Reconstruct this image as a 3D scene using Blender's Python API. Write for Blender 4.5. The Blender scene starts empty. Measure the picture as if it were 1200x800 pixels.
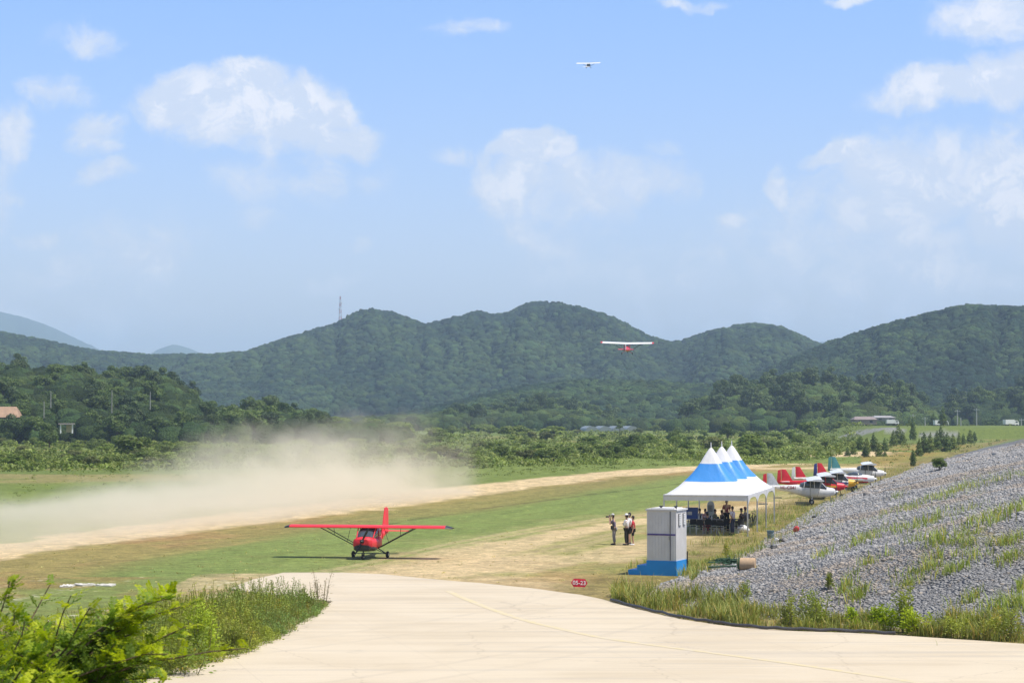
import bpy, bmesh, math, random
import numpy as np
from mathutils import Vector, Matrix
random.seed(7); RNG = np.random.default_rng(7)
SC = bpy.context.scene; COL = SC.collection
rad = math.radians
# ------------------------------------------------------------------ camera
FPX = 2400.0; HC = 7.0; PITCH = math.atan(88 / FPX)
cam = bpy.data.cameras.new('camera'); cam.sensor_width = 36; cam.lens = 72
cam.clip_start = .5; cam.clip_end = 40000
cam.dof.use_dof = True; cam.dof.focus_distance = 100; cam.dof.aperture_fstop = 9
camo = bpy.data.objects.new('camera', cam); COL.objects.link(camo)
camo.location = (0, 0, HC); camo.rotation_euler = (math.pi / 2 + PITCH, 0, 0)
SC.camera = camo
# ------------------------------------------------------------------ light
SUN_DIR = Vector((1.0, -.42, 2.25)).normalized()          # towards the sun
sun = bpy.data.lights.new('sun', 'SUN'); sun.energy = 4.3; sun.angle = rad(.5); sun.color = (1, .945, .86)
suno = bpy.data.objects.new('sun', sun); COL.objects.link(suno)
suno.rotation_euler = SUN_DIR.to_track_quat('Z', 'Y').to_euler()
SC.view_settings.view_transform = 'Standard'; SC.view_settings.look = 'None'
SC.view_settings.exposure = .36; SC.view_settings.gamma = 1
SC.cycles.use_denoising = True
SC.cycles.max_bounces = 10; SC.cycles.transparent_max_bounces = 8; SC.cycles.volume_bounces = 8
SKY_STRENGTH = .115
W = bpy.data.worlds.new('World'); SC.world = W; W.use_nodes = True
# ------------------------------------------------------------------ node helper
class N:
    def __init__(s, tree): s.t = tree; s.n = tree.nodes; s.l = tree.links
    def add(s, typ, **k):
        nd = s.n.new(typ)
        for a, v in k.items():
            if a.startswith('i_'):
                key = a[2:]; key = int(key) if key.isdigit() else key
                s.put(nd.inputs[key], v)
            else: setattr(nd, a, v)
        return nd
    def put(s, sock, v):
        if isinstance(v, bpy.types.NodeSocket): s.l.new(v, sock)
        elif isinstance(v, bpy.types.Node): s.l.new(v.outputs[0], sock)
        else: sock.default_value = v
    def math(s, op, a, b=0, clamp=False):
        nd = s.n.new('ShaderNodeMath'); nd.operation = op; nd.use_clamp = clamp
        s.put(nd.inputs[0], a); s.put(nd.inputs[1], b); return nd.outputs[0]
    def vmath(s, op, a, b=(0, 0, 0)):
        nd = s.n.new('ShaderNodeVectorMath'); nd.operation = op
        s.put(nd.inputs[0], a); s.put(nd.inputs[1], b)
        return nd.outputs['Value'] if op == 'LENGTH' else nd.outputs[0]
    def ramp(s, v, a, b, lo=0, hi=1, smooth=True):
        nd = s.n.new('ShaderNodeMapRange'); nd.interpolation_type = 'SMOOTHSTEP' if smooth else 'LINEAR'
        s.put(nd.inputs[0], v); s.put(nd.inputs[1], a); s.put(nd.inputs[2], b); s.put(nd.inputs[3], lo); s.put(nd.inputs[4], hi)
        return nd.outputs[0]
    def mix(s, f, a, b, mode='MIX'):
        nd = s.n.new('ShaderNodeMix'); nd.data_type = 'RGBA'; nd.blend_type = mode
        s.put(nd.inputs[0], f); s.put(nd.inputs[6], a); s.put(nd.inputs[7], b); return nd.outputs[2]
    def noise(s, vec, scale, detail=4, rough=.55, out='Fac'):
        nd = s.n.new('ShaderNodeTexNoise'); nd.inputs['Scale'].default_value = scale
        nd.inputs['Detail'].default_value = detail; nd.inputs['Roughness'].default_value = rough
        if vec is not None: s.put(nd.inputs['Vector'], vec)
        return nd.outputs[out]
def c4(c): return (c[0], c[1], c[2], 1)
# ------------------------------------------------------------------ sky with clouds (in world direction space)
def build_sky():
    t = N(W.node_tree); t.n.clear()
    sky = t.add('ShaderNodeTexSky', sky_type='NISHITA', sun_disc=False, sun_elevation=math.asin(SUN_DIR.z),
                sun_rotation=math.atan2(SUN_DIR.x, SUN_DIR.y), air_density=1.0, dust_density=1.2, ozone_density=1.6)
    tc = t.add('ShaderNodeTexCoord')
    sep = t.add('ShaderNodeSeparateXYZ', i_0=tc.outputs['Generated'])
    y = t.math('MAXIMUM', sep.outputs[1], .05)
    comb = t.add('ShaderNodeCombineXYZ', i_0=t.math('DIVIDE', sep.outputs[0], y), i_1=t.math('DIVIDE', sep.outputs[2], y))
    p = comb.outputs[0]
    wob = t.vmath('SUBTRACT', t.noise(p, 14, 5, .6, 'Color'), (.5, .5, .5))
    pw = t.vmath('ADD', p, t.vmath('MULTIPLY', wob, (.055, .04, 0)))
    blobs = [(290,122,116,52,1.1),(350,130,76,54,1.05),(225,112,70,44,1.0),(398,165,50,36,.75),(290,86,66,26,1),(300,150,100,36,.6),
        (110,155,62,38,.5),(65,95,66,26,.55),(130,207,56,20,.45),(95,40,50,24,.36),(5,150,40,44,.55),(5,220,45,16,.42),
        (45,273,44,20,.48),(160,315,36,26,.55),(75,320,66,24,.42),(60,370,100,35,.36),(525,178,38,18,.5),(550,32,50,20,.42),
        (622,170,46,24,1.05),(600,215,60,54,.75),(680,222,80,56,.72),(755,215,56,40,.66),(680,305,95,60,.42),(770,172,22,16,.4),
        (405,335,50,17,.45),(415,298,22,12,.34),(1100,108,95,34,.8),(1165,18,76,48,.85),(1185,100,70,42,.8),(990,180,50,22,.95),
        (1060,225,130,76,.82),(1190,230,100,105,.85),(925,210,20,36,.62),(985,295,38,20,.55),(890,315,38,22,.5),(855,260,26,15,.42),
        (1000,-2,45,10,.55),(815,-8,60,9,.4),(1100,330,160,50,.45),(900,372,220,34,.36),(1050,300,260,110,.42),(640,250,120,80,.36),(780,320,140,60,.32),(120,330,170,90,.34),(350,210,120,50,.30),(-80,250,120,200,.5),(1300,150,130,200,.7),
        (300,260,40,20,.22)]
    tot = None
    for (bx, by, rx, ry, I) in blobs:
        c = ((bx - 600) / FPX, (488 - by) / FPX, 0)
        d = t.vmath('LENGTH', t.vmath('MULTIPLY', t.vmath('SUBTRACT', pw, c), (FPX / rx / 1.25, FPX / ry / 1.25, 0)))
        m = t.ramp(d, 1.05, .1, 0, I * 1.08)
        tot = m if tot is None else t.math('MAXIMUM', tot, m)
    n1 = t.noise(pw, 17, 12, .70)
    a = t.math('ADD', tot, t.math('MULTIPLY', t.math('SUBTRACT', n1, .5), 1.25))
    vor = t.add('ShaderNodeTexVoronoi', feature='SMOOTH_F1', i_Vector=t.vmath('ADD', pw, t.vmath('MULTIPLY', t.noise(p, 60, 4, .6, 'Color'), (.012, .012, 0))), i_Scale=46); vor.inputs['Smoothness'].default_value = .5
    fine = t.noise(pw, 70, 6, .65)
    a = t.math('ADD', a, t.math('ADD', t.math('MULTIPLY', t.math('SUBTRACT', .42, vor.outputs['Distance']), .55), t.math('MULTIPLY', t.math('SUBTRACT', fine, .5), .7)))
    alpha = t.math('MULTIPLY', t.ramp(a, .0, .62), t.ramp(tot, 0, .25))
    up = t.vmath('ADD', pw, (.004, .008, 0))
    n2 = t.noise(up, 17, 12, .70)
    lit = t.ramp(t.math('SUBTRACT', n1, n2), -.04, .07)
    core = t.ramp(a, .35, 1.1)
    col = t.mix(t.math('MULTIPLY', lit, t.math('ADD', t.math('MULTIPLY', core, .7), .3)), c4((5.7, 6.15, 7.0)), c4((7.9, 7.7, 7.7)))
    # tint painted into the sky colour: milky towards the horizon, less blue overhead
    elev = t.math('DIVIDE', sep.outputs[2], y)
    tint = t.mix(t.ramp(elev, -.02, .26), c4((1.44, 1.24, 1.36)), c4((.95, 1.17, 1.56)))
    tint = t.mix(t.ramp(elev, .3, 1.2), tint, c4((.86, .84, .86)))
    base = t.mix(1, sky.outputs[0], tint, 'MULTIPLY')
    mixed = t.mix(t.math('MULTIPLY', alpha, .86), base, col)
    bg = t.add('ShaderNodeBackground', i_0=mixed, i_1=SKY_STRENGTH)
    t.add('ShaderNodeOutputWorld', i_0=bg)
build_sky()
# ------------------------------------------------------------------ projection helpers (photo pixel 1200x800 -> world)
FW = np.array([0, math.cos(PITCH), math.sin(PITCH)]); UP = np.array([0, -math.sin(PITCH), math.cos(PITCH)])
def ray(px, py):
    d = FW + np.array([1., 0, 0]) * (px - 600) / FPX - UP * (py - 400) / FPX
    return d / d[1]
def G(px, py, z=0.0):
    d = ray(px, py); k = (z - HC) / d[2]; return (d[0] * k, k)
def at(px, py, Y):
    d = ray(px, py); return Vector((d[0] * Y, Y, HC + d[2] * Y))
# ------------------------------------------------------------------ noise
def _h(ix, iy, s):
    v = (ix.astype(np.int64) * 374761393 + iy.astype(np.int64) * 668265263 + s * 1442695041) & 0xffffffff
    v = ((v ^ (v >> 13)) * 1274126177) & 0xffffffff
    return ((v ^ (v >> 16)) & 0xffff) / 65535.0
def vn(x, y, s=0):
    x = np.asarray(x, float); y = np.asarray(y, float)
    ix = np.floor(x); iy = np.floor(y); fx = x - ix; fy = y - iy
    fx = fx * fx * (3 - 2 * fx); fy = fy * fy * (3 - 2 * fy)
    a = _h(ix, iy, s); b = _h(ix + 1, iy, s); c = _h(ix, iy + 1, s); d = _h(ix + 1, iy + 1, s)
    return (a * (1 - fx) + b * fx) * (1 - fy) + (c * (1 - fx) + d * fx) * fy
def fbm(x, y, s=0, o=4):
    r = 0; a = .5; t = 0
    for i in range(o):
        r = r + a * vn(x * 2 ** i + 13.7 * i, y * 2 ** i + 7.3 * i, s + i); t += a; a *= .5
    return r / t
def sst(x, a, b):
    t = np.clip((x - a) / (b - a), 0, 1); return t * t * (3 - 2 * t)
# ------------------------------------------------------------------ terrain
TOE = np.array([(230, 900), (59, 295), (24.7, 165), (11.9, 106), (6.0, 85.5), (4.9, 80), (7.6, 71), (15.7, 65.5), (40, 62), (260, 60), (900, 900)], float)
def sdf(poly, x, y):
    x = np.asarray(x, float); y = np.asarray(y, float)
    d = np.full(x.shape, 1e18); ins = np.zeros(x.shape, bool); n = len(poly)
    for i in range(n):
        ax, ay = poly[i]; bx, by = poly[(i + 1) % n]
        ex, ey = bx - ax, by - ay
        t = np.clip(((x - ax) * ex + (y - ay) * ey) / (ex * ex + ey * ey), 0, 1)
        d = np.minimum(d, (x - ax - t * ex) ** 2 + (y - ay - t * ey) ** 2)
        cr = (ay > y) != (by > y)
        if by != ay: ins ^= cr & (x < (bx - ax) * (y - ay) / (by - ay) + ax)
    return np.where(ins, 1, -1) * np.sqrt(d)
EMB = np.array([(100, 650), (104, 612), (400, 600), (900, 600), (900, 720), (104, 720)], float)
def terr(x, y):
    x = np.asarray(x, float); y = np.asarray(y, float)
    s = sdf(TOE, x, y)
    s2 = s + (fbm(x * .12, y * .12, 3) - .5) * 3.0 * sst(s, 0, 6)
    q = np.maximum(s2, 0) * .222; z = q / (1 + (q / 5.6) ** 6) ** (1 / 6.)
    z = z + (fbm(x * .5, y * .5, 5) - .5) * .22 * sst(s, 1, 3)
    e = sdf(EMB, x, y); z = np.maximum(z, 3.9 * sst(e, 0, 14))
    m = 5.3 * (1 - sst(y + (fbm(x * .1, y * .1, 8) - .5) * 2, 8, 40)); z = np.maximum(z, m)
    far = sst(y, 90, 400)
    z = z + (fbm(x * .06, y * .06, 11) - .5) * (.03 + .9 * far) * sst(y, 80, 120)
    return z
def terr1(x, y): return float(terr(np.array([x]), np.array([y]))[0])
def hit(px, py, y0=30, y1=1200):
    d = ray(px, py); Y = np.geomspace(y0, y1, 1500); zz = terr(d[0] * Y, Y); below = np.where(HC + d[2] * Y <= zz)[0]
    k = Y[below[0]] if len(below) else y1
    return Vector((d[0] * k, k, terr1(d[0] * k, k)))
def hits(px, py, y0=50, y1=400, n=220):
    px = np.asarray(px, float); py = np.asarray(py, float); D = FW[None] + np.array([[1., 0, 0]]) * ((px - 600) / FPX)[:, None] - UP[None] * ((py - 400) / FPX)[:, None]
    D /= D[:, 1:2]; Y = np.geomspace(y0, y1, n); out = []
    for i in range(0, len(px), 4000):
        d = D[i:i + 4000]; X = d[:, 0:1] * Y; YY = np.repeat(Y[None], len(d), 0); f = HC + d[:, 2:3] * Y - terr(X, YY); b = f <= 0; k = np.where(b.any(1), b.argmax(1), n - 1); k = np.maximum(k, 1); r = np.arange(len(d))
        f0 = f[r, k - 1]; f1 = f[r, k]; t = np.clip(f0 / np.where(f0 - f1 == 0, 1, f0 - f1), 0, 1); yy = Y[k - 1] + (Y[k] - Y[k - 1]) * t; out.append(np.stack([d[:, 0] * yy, yy, terr(d[:, 0] * yy, yy)], 1))
    return np.concatenate(out)
def seg_dist(pts, x, y):
    d = np.full(np.shape(x), 1e18); tt = np.zeros(np.shape(x))
    n = len(pts) - 1
    for i in range(n):
        ax, ay = pts[i]; bx, by = pts[i + 1]; ex, ey = bx - ax, by - ay
        t = np.clip(((x - ax) * ex + (y - ay) * ey) / (ex * ex + ey * ey), 0, 1)
        q = (x - ax - t * ex) ** 2 + (y - ay - t * ey) ** 2
        tt = np.where(q < d, (i + t) / n, tt); d = np.minimum(d, q)
    return np.sqrt(d), tt
# ------------------------------------------------------------------ tags, mesh building
def tag(o, label=None, cat=None, group=None, kind=None):
    if label: o['label'] = label
    if cat: o['category'] = cat
    if group: o['group'] = group
    if kind: o['kind'] = kind
    return o
def mesh_np(name, V, F, mats, smooth=False, midx=None, parent=None, col=None, colname='tint'):
    """V (n,3), F (m,k) all faces same size"""
    V = np.asarray(V, np.float32); F = np.asarray(F, np.int32)
    me = bpy.data.meshes.new(name); k = F.shape[1]
    me.vertices.add(len(V)); me.vertices.foreach_set('co', V.ravel())
    me.loops.add(F.size); me.loops.foreach_set('vertex_index', F.ravel())
    me.polygons.add(len(F)); me.polygons.foreach_set('loop_start', np.arange(len(F), dtype=np.int32) * k)
    me.update(calc_edges=True)
    if smooth: me.polygons.foreach_set('use_smooth', np.ones(len(F), bool))
    for m in (mats if isinstance(mats, (list, tuple)) else [mats]): me.materials.append(m)
    if midx is not None: me.polygons.foreach_set('material_index', np.asarray(midx, np.int32))
    if col is not None:
        a = me.color_attributes.new(colname, 'FLOAT_COLOR', 'POINT'); c = np.ones((len(V), 4), np.float32)
        c[:, :col.shape[1]] = col; a.data.foreach_set('color', c.ravel())
    o = bpy.data.objects.new(name, me); COL.objects.link(o); o.parent = parent
    return o
class MB:
    def __init__(s): s.v = []; s.f = []; s.m = []
    def addv(s, pts): b = len(s.v); s.v += [tuple(p) for p in pts]; return b
    def face(s, idx, m=0): s.f.append(tuple(idx)); s.m.append(m)
    def box(s, c, size, rz=0, m=0, M=None):
        hx, hy, hz = [q / 2 for q in size]; pts = []
        R = Matrix.Rotation(rz, 3, 'Z') if M is None else M
        for x in (-hx, hx):
            for y in (-hy, hy):
                for z in (-hz, hz): pts.append(Vector(c) + R @ Vector((x, y, z)))
        b = s.addv(pts)
        for q in ((0, 1, 3, 2), (4, 6, 7, 5), (0, 4, 5, 1), (2, 3, 7, 6), (0, 2, 6, 4), (1, 5, 7, 3)): s.face([b + i for i in q], m)
        return s
    def loft(s, rings, m=0, cap=True, closed=True):
        n = len(rings[0]); b = [s.addv(r) for r in rings]
        for i in range(len(rings) - 1):
            for j in range(n if closed else n - 1):
                k = (j + 1) % n; s.face((b[i] + j, b[i] + k, b[i + 1] + k, b[i + 1] + j), m if not callable(m) else m(i, j))
        if cap and closed:
            mm = m if not callable(m) else m(0, 0)
            s.face([b[0] + j for j in range(n)][::-1], mm); s.face([b[-1] + j for j in range(n)], mm)
        return s
    def tube(s, pts, r, n=8, m=0):
        pts = [Vector(p) for p in pts]; rs = r if isinstance(r, (list, tuple)) else [r] * len(pts); rings = []
        for i, p in enumerate(pts):
            t = (pts[min(i + 1, len(pts) - 1)] - pts[max(i - 1, 0)]).normalized()
            a = t.orthogonal().normalized() if i == 0 else (a - t * a.dot(t)).normalized()
            bb = t.cross(a)
            rings.append([p + (a * math.cos(2 * math.pi * j / n) + bb * math.sin(2 * math.pi * j / n)) * rs[i] for j in range(n)])
        return s.loft(rings, m)
    def disc(s, c, axis, r, w, n=20, m=0, bev=.0):
        c = Vector(c); ax = Vector(axis).normalized(); a = ax.orthogonal().normalized(); b = ax.cross(a); rings = []
        prof = [(-w / 2, r - bev), (-w / 2 + bev, r), (w / 2 - bev, r), (w / 2, r - bev)] if bev else [(-w / 2, r), (w / 2, r)]
        for h, rr in prof: rings.append([c + ax * h + (a * math.cos(2 * math.pi * j / n) + b * math.sin(2 * math.pi * j / n)) * rr for j in range(n)])
        return s.loft(rings, m)
    def torus(s, c, axis, R, r, n=24, k=8, m=0):
        c = Vector(c); ax = Vector(axis).normalized(); a = ax.orthogonal().normalized(); b = ax.cross(a); rings = []
        for i in range(n + 1):
            t = 2 * math.pi * i / n; d = a * math.cos(t) + b * math.sin(t)
            rings.append([c + d * (R + r * math.cos(2 * math.pi * j / k)) + ax * r * math.sin(2 * math.pi * j / k) for j in range(k)])
        return s.loft(rings, m, cap=False)
    def blob(s, c, rr, n=8, k=6, m=0, M=None):
        rings = []
        for i in range(k + 1):
            ph = -math.pi / 2 + math.pi * (i + (0.02 if i == 0 else -0.02 if i == k else 0)) / k
            ring = []
            for j in range(n):
                v = Vector((rr[0] * math.cos(ph) * math.cos(2 * math.pi * j / n), rr[1] * math.cos(ph) * math.sin(2 * math.pi * j / n), rr[2] * math.sin(ph)))
                ring.append(Vector(c) + (M @ v if M else v))
            rings.append(ring)
        return s.loft(rings, m)
    def build(s, name, mats, parent=None, smooth=True, angle=38):
        me = bpy.data.meshes.new(name); me.from_pydata(s.v, [], s.f)
        for m in (mats if isinstance(mats, (list, tuple)) else [mats]): me.materials.append(m)
        me.polygons.foreach_set('material_index', s.m); me.update()
        bm = bmesh.new(); bm.from_mesh(me); bmesh.ops.recalc_face_normals(bm, faces=bm.faces)
        for f in bm.faces: f.smooth = smooth
        if smooth:
            for e in bm.edges:
                if len(e.link_faces) == 2 and e.calc_face_angle(0) > rad(angle): e.smooth = False
        bm.to_mesh(me); bm.free()
        o = bpy.data.objects.new(name, me); COL.objects.link(o); o.parent = parent
        return o
def empty(name, loc, rz=0, **k):
    o = bpy.data.objects.new(name, None); COL.objects.link(o); o.location = loc; o.rotation_euler = (0, 0, rz); o.empty_display_size = .2
    tag(o, **k); return o
KIDS = {}
def copy_tree(o, parent=None):
    c = o.copy(); COL.objects.link(c); c.parent = parent
    for ch in o.children: copy_tree(ch, c)
    return c
# ------------------------------------------------------------------ materials
MATS = {}
def pmat(name, col, rough=.5, var=.12, scale=6, metal=0, bump=0, dirt=0, spec=.5, coat=0, trans=0):
    if name in MATS: return MATS[name]
    m = bpy.data.materials.new(name); m.use_nodes = True; t = N(m.node_tree); t.n.clear()
    tc = t.add('ShaderNodeTexCoord').outputs['Object']
    nz = t.noise(tc, scale, 5)
    lo = c4([c * (1 - var) for c in col]); hi = c4([min(1, c * (1 + var)) for c in col])
    base = t.mix(t.ramp(nz, .3, .7), lo, hi)
    if dirt:
        n2 = t.noise(tc, scale * .35, 6, .65)
        base = t.mix(t.math('MULTIPLY', t.ramp(n2, .48, .72), dirt), base, c4((.30, .25, .18)))
    b = t.add('ShaderNodeBsdfPrincipled'); t.put(b.inputs['Base Color'], base)
    t.put(b.inputs['Roughness'], t.ramp(nz, .2, .8, max(0, rough - .08), min(1, rough + .08)))
    b.inputs['Metallic'].default_value = metal; b.inputs['Specular IOR Level'].default_value = spec; b.inputs['Coat Weight'].default_value = coat
    if bump:
        bp = t.add('ShaderNodeBump', i_Strength=bump, i_Distance=.02, i_Height=t.noise(tc, scale * 4, 4)); t.put(b.inputs['Normal'], bp)
    out = b.outputs[0]
    if trans:
        tr = t.add('ShaderNodeBsdfTranslucent', i_Color=base)
        out = t.add('ShaderNodeMixShader', i_0=trans, i_1=out, i_2=tr.outputs[0]).outputs[0]
    t.add('ShaderNodeOutputMaterial', i_0=out); MATS[name] = m; return m
def leafmat(name, dark, light, scale=.5, trans=.22, rough=.6, usetint=True, objvar=.35):
    if name in MATS: return MATS[name]
    m = bpy.data.materials.new(name); m.use_nodes = True; t = N(m.node_tree); t.n.clear()
    g = t.add('ShaderNodeNewGeometry'); oi = t.add('ShaderNodeObjectInfo')
    nz = t.noise(g.outputs['Position'], scale, 3)
    f = t.math('ADD', t.math('MULTIPLY', nz, 1.0), t.math('MULTIPLY', t.math('SUBTRACT', oi.outputs['Random'], .5), objvar * 1.4))
    col = t.mix(t.ramp(f, .25, .75, smooth=False), c4(dark), c4(light))
    if usetint:
        at_ = t.add('ShaderNodeAttribute', attribute_name='tint'); col = t.mix(1, col, at_.outputs['Color'], 'MULTIPLY')
    b = t.add('ShaderNodeBsdfPrincipled', i_Roughness=rough); t.put(b.inputs['Base Color'], col); b.inputs['Specular IOR Level'].default_value = .3
    tr = t.add('ShaderNodeBsdfTranslucent'); t.put(tr.inputs[0], t.mix(1, col, c4((1.25, 1.3, .7)), 'MULTIPLY'))
    mx = t.add('ShaderNodeMixShader', i_0=trans, i_1=b.outputs[0], i_2=tr.outputs[0])
    t.add('ShaderNodeOutputMaterial', i_0=mx); MATS[name] = m; return m
# ================================================================== GROUND
POLYS = {}
def polyG(pts): return np.array([G(*p) for p in pts])
ROAD_PX = [(268, 691), (296, 680), (332, 672), (400, 672), (450, 674), (500, 679), (560, 684), (620, 690), (680, 698), (720, 707), (760, 718),
           (800, 727), (860, 736), (930, 741), (1000, 743), (1100, 749), (1200, 756), (1320, 763), (1500, 772), (2400, 800), (2600, 915), (1500, 915), (700, 915), (60, 915), (20, 850),
           (110, 812), (165, 796), (230, 779), (290, 763), (340, 738), (378, 715), (388, 706), (350, 701), (300, 696)]
ROAD = polyG(ROAD_PX)
DIRT_A = polyG([(-700, 760), (-300, 700), (0, 645), (120, 628), (250, 612), (380, 597), (530, 577), (640, 564), (740, 553), (830, 547), (930, 543)])
W_A = [3.6, 3.6, 3.4, 3.6, 4.4, 5.2, 5.2, 5.0, 5.5, 6, 4]
DIRT_B = polyG([(455, 674), (520, 660), (560, 648), (600, 638), (640, 630), (700, 618), (760, 609), (830, 600), (900, 592), (980, 578), (1040, 562)])
DIRT_B2 = polyG([(520, 672), (620, 655), (700, 652), (740, 645), (790, 640), (850, 632), (890, 622)])
GREEN_A = polyG([(-100, 730), (60, 712), (200, 682), (300, 660), (420, 640), (520, 615), (600, 600), (700, 583), (780, 570), (900, 556)])
GREEN_B = polyG([(430, 618), (560, 596), (700, 578), (800, 566)])
FARLINE = polyG([(800, 546), (900, 548), (1000, 549), (1062, 547)])
def build_ground():
    Y = np.concatenate([np.arange(-40, 44, 2.0), np.geomspace(44, 140, 470), np.geomspace(140.8, 700, 270), np.geomspace(708, 14000, 130)])
    u = np.linspace(-.46, .46, 920); X = u[None, :] * (Y[:, None] + 62); YY = np.repeat(Y[:, None], len(u), 1)
    x = X.ravel(); y = YY.ravel(); z = terr(x, y)
    road = sdf(ROAD, x, y); z = np.where(road > -.5, np.minimum(z, np.where(y > 42, 0, z)), z)
    s = sdf(TOE, x, y); emb = sdf(EMB, x, y)
    # world-space colour of the ground itself
    n1 = fbm(x * .05, y * .05, 21, 5); n2 = fbm(x * .35, y * .35, 31, 4); n3 = fbm(x * 1.6, y * 1.6, 41, 3); n4 = vn(x * 5, y * 5, 51)
    al = (x * .283 + y) / 1.04; vv = (x - y * .283) / 1.04         # along / across the runway
    ns = fbm(al * .06, vv * .9, 61, 4)
    def C(*c): return np.array(c)[None, :]
    def mixc(a, b, f): f = np.clip(f, 0, 1)[:, None]; return a * (1 - f) + b * f
    dry = C(.33, .235, .105); green = C(.16, .215, .06); brown = C(.20, .125, .055); sand = C(.56, .435, .27); meadow = C(.15, .195, .045)
    c = np.repeat(dry, len(x), 0)
    c = mixc(c, brown, sst(ns, .52, .85) * .5)
    c = mixc(c, C(.215, .245, .075), sst(n2 * .5 + n1 * .5, .38, .6) * .8)
    dg, _ = seg_dist(GREEN_A, x, y); w = np.interp(y, [60, 90, 110, 150, 300], [6, 8.0, 10, 12, 15])
    c = mixc(c, green, sst(1 - (dg + (ns - .5) * 6 + (n2 - .5) * 3) / w, 0, .45) * (.75 + .25 * n3))
    # mown band edges: thin darker lines along the runway
    dl, _ = seg_dist(GREEN_B, x, y); c = mixc(c, C(.07, .085, .03), sst(1 - dl / (.25 + .5 * n2), 0, .5) * .6 * (n2 > .42))
    # brown margin just before the dirt strip on the near side
    da, ta = seg_dist(DIRT_A, x, y); wa = np.interp(ta * (len(W_A) - 1), range(len(W_A)), W_A)
    side = (y - np.interp(x, DIRT_A[:, 0], DIRT_A[:, 1]))          # >0 on the far side
    near = sst(-side, 0, 6)
    c = mixc(c, brown * (1.1 + .5 * n2[:, None]), near * sst(1 - (da - wa) / (6 + 4 * n1), 0, .5) * .45)
    c = mixc(c, meadow, sst(side, wa * 1.2, wa * 2.2 + 4 * n2))
    far = sst(side, 60, 160)
    c = mixc(c, C(.12, .16, .04), far * sst(n1, .35, .6) * .8)
    c = mixc(c, C(.27, .22, .10), far * sst(fbm(x * .02, y * .05, 77), .60, .72) * .7)
    # dirt strip and tracks
    c = mixc(c, sand * (.86 + .25 * n3[:, None]), sst(1 - (da + (n2 - .5) * 3.2 + (ns - .5) * 2.5) / wa, 0, .35) * (.82 + .2 * n4))
    db, tb = seg_dist(DIRT_B, x, y)
    c = mixc(c, sand * .95, sst(1 - (db + (n2 - .5) * 2.4) / np.interp(tb, [0, .3, 1], [3.8, 2.2, 1.8]), 0, .5) * (.7 + .35 * n3))
    for off in (-2.6, 3.6):
        d2 = np.abs(db - abs(off)); c = mixc(c, sand * .85, sst(1 - (d2 + (n3 - .5) * .8) / .5, 0, .5) * .45 * sst(n1, .4, .55))
    db2, _ = seg_dist(DIRT_B2, x, y)
    c = mixc(c, sand * .92, sst(1 - (db2 + (n2 - .5) * 4.5 + (ns - .5) * 4) / 4.2, 0, .5) * (.5 + .5 * n3))
    # sandy ground by the apron edge and left of it
    rr = -road
    c = mixc(c, sand * .8, (y < 92) * (x > -14) * sst(1 - (rr + (n2 - .5) * 5) / 4.5, 0, .6) * .8 * (.4 + .8 * n3))
    c = mixc(c, brown * 1.4, (x < -6) * (y < 90) * (road < 0) * sst(n2, .35, .65) * .55)
    c = mixc(c, C(.6, .55, .47), (x < -8) * (y < 90) * (y > 70) * sst(ns * n4, .46, .54) * .5)
    c = mixc(c, C(.46, .36, .20), sst(1 - (np.minimum(db, db2) + (n2 - .5) * 5) / 7.5, 0, .6) * .2 * (.5 + n3 * .8))
    dfl, _ = seg_dist(FARLINE, x, y); c = mixc(c, sand, sst(1 - (dfl + (n2 - .5) * 4) / 4.5, 0, .5) * .8)
    xx = x / np.maximum(y, 1)
    c = mixc(c, C(.34, .20, .065), (xx > .17) * (y > 280) * (y < 520) * sst(-s, 0, 8) * sst(n1, .3, .6) * .6)
    pd = polyG([(975, 534), (1000, 532), (1020, 530)]); dp, _ = seg_dist(pd, x, y)
    c = mixc(c, sand, sst(1 - (dp + (n2 - .5) * 5) / 7, 0, .5))
    # grassy margin along the toe and the stony slope
    edge = sst(1 - np.abs(s + 1.2) / 3.4, 0, .6)
    c = mixc(c, C(.20, .165, .06) * (.7 + .6 * n3[:, None]), edge * .8)
    c = c * (1 + (n3[:, None] - .5) * .5 + (n4[:, None] - .5) * .18 + (ns[:, None] - .5) * .3)
    stone = C(.35, .35, .355) * (.8 + .4 * n4[:, None])
    grav = sst(s + (n2 - .5) * 2.6, .2, 1.6)
    grav = grav * (1 - sst(y, 400, 470))
    c = mixc(c, stone, grav)
    soil = C(.30, .20, .115)
    # overgrown terraces on the stony slope
    hh = z + (n1 - .5) * 1.2
    berm = np.exp(-((hh - 2.6) / .28) ** 2) + np.exp(-((hh - 4.3) / .3) ** 2) + sst(hh, 5.0, 5.5) * .8
    gm = np.clip(berm, 0, 1) * sst(n2, .34, .6) * (s > 2) * .9
    c = mixc(c, C(.16, .165, .06), gm * .8); c = mixc(c, soil, gm * sst(n3, .5, .7) * .6)
    bm_ = sst(emb, 0, 3); c = mixc(c, C(.13, .17, .04), bm_)
    for pl, wd in (([(992, 509), (1018, 505.5), (1050, 505)], 3.4), ([(1088, 510), (1108, 508)], 3.0)):
        hp = hits([p[0] for p in pl], [p[1] for p in pl], 100, 900, 600)[:, :2]; dp, _ = seg_dist(hp, x, y); c = mixc(c, C(.23, .235, .24), sst(1 - (dp + (n1 - .5) * 4) / wd, 0, .3) * .9)
    # mound under the camera
    c = mixc(c, C(.17, .17, .06), sst(z, .3, 1.2) * (y < 45))
    c = np.clip(c, 0.01, .8)
    nr, nc = len(Y), len(u); i = np.arange(nr * nc).reshape(nr, nc)
    F = np.stack([i[:-1, :-1], i[:-1, 1:], i[1:, 1:], i[1:, :-1]], -1).reshape(-1, 4)
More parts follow.
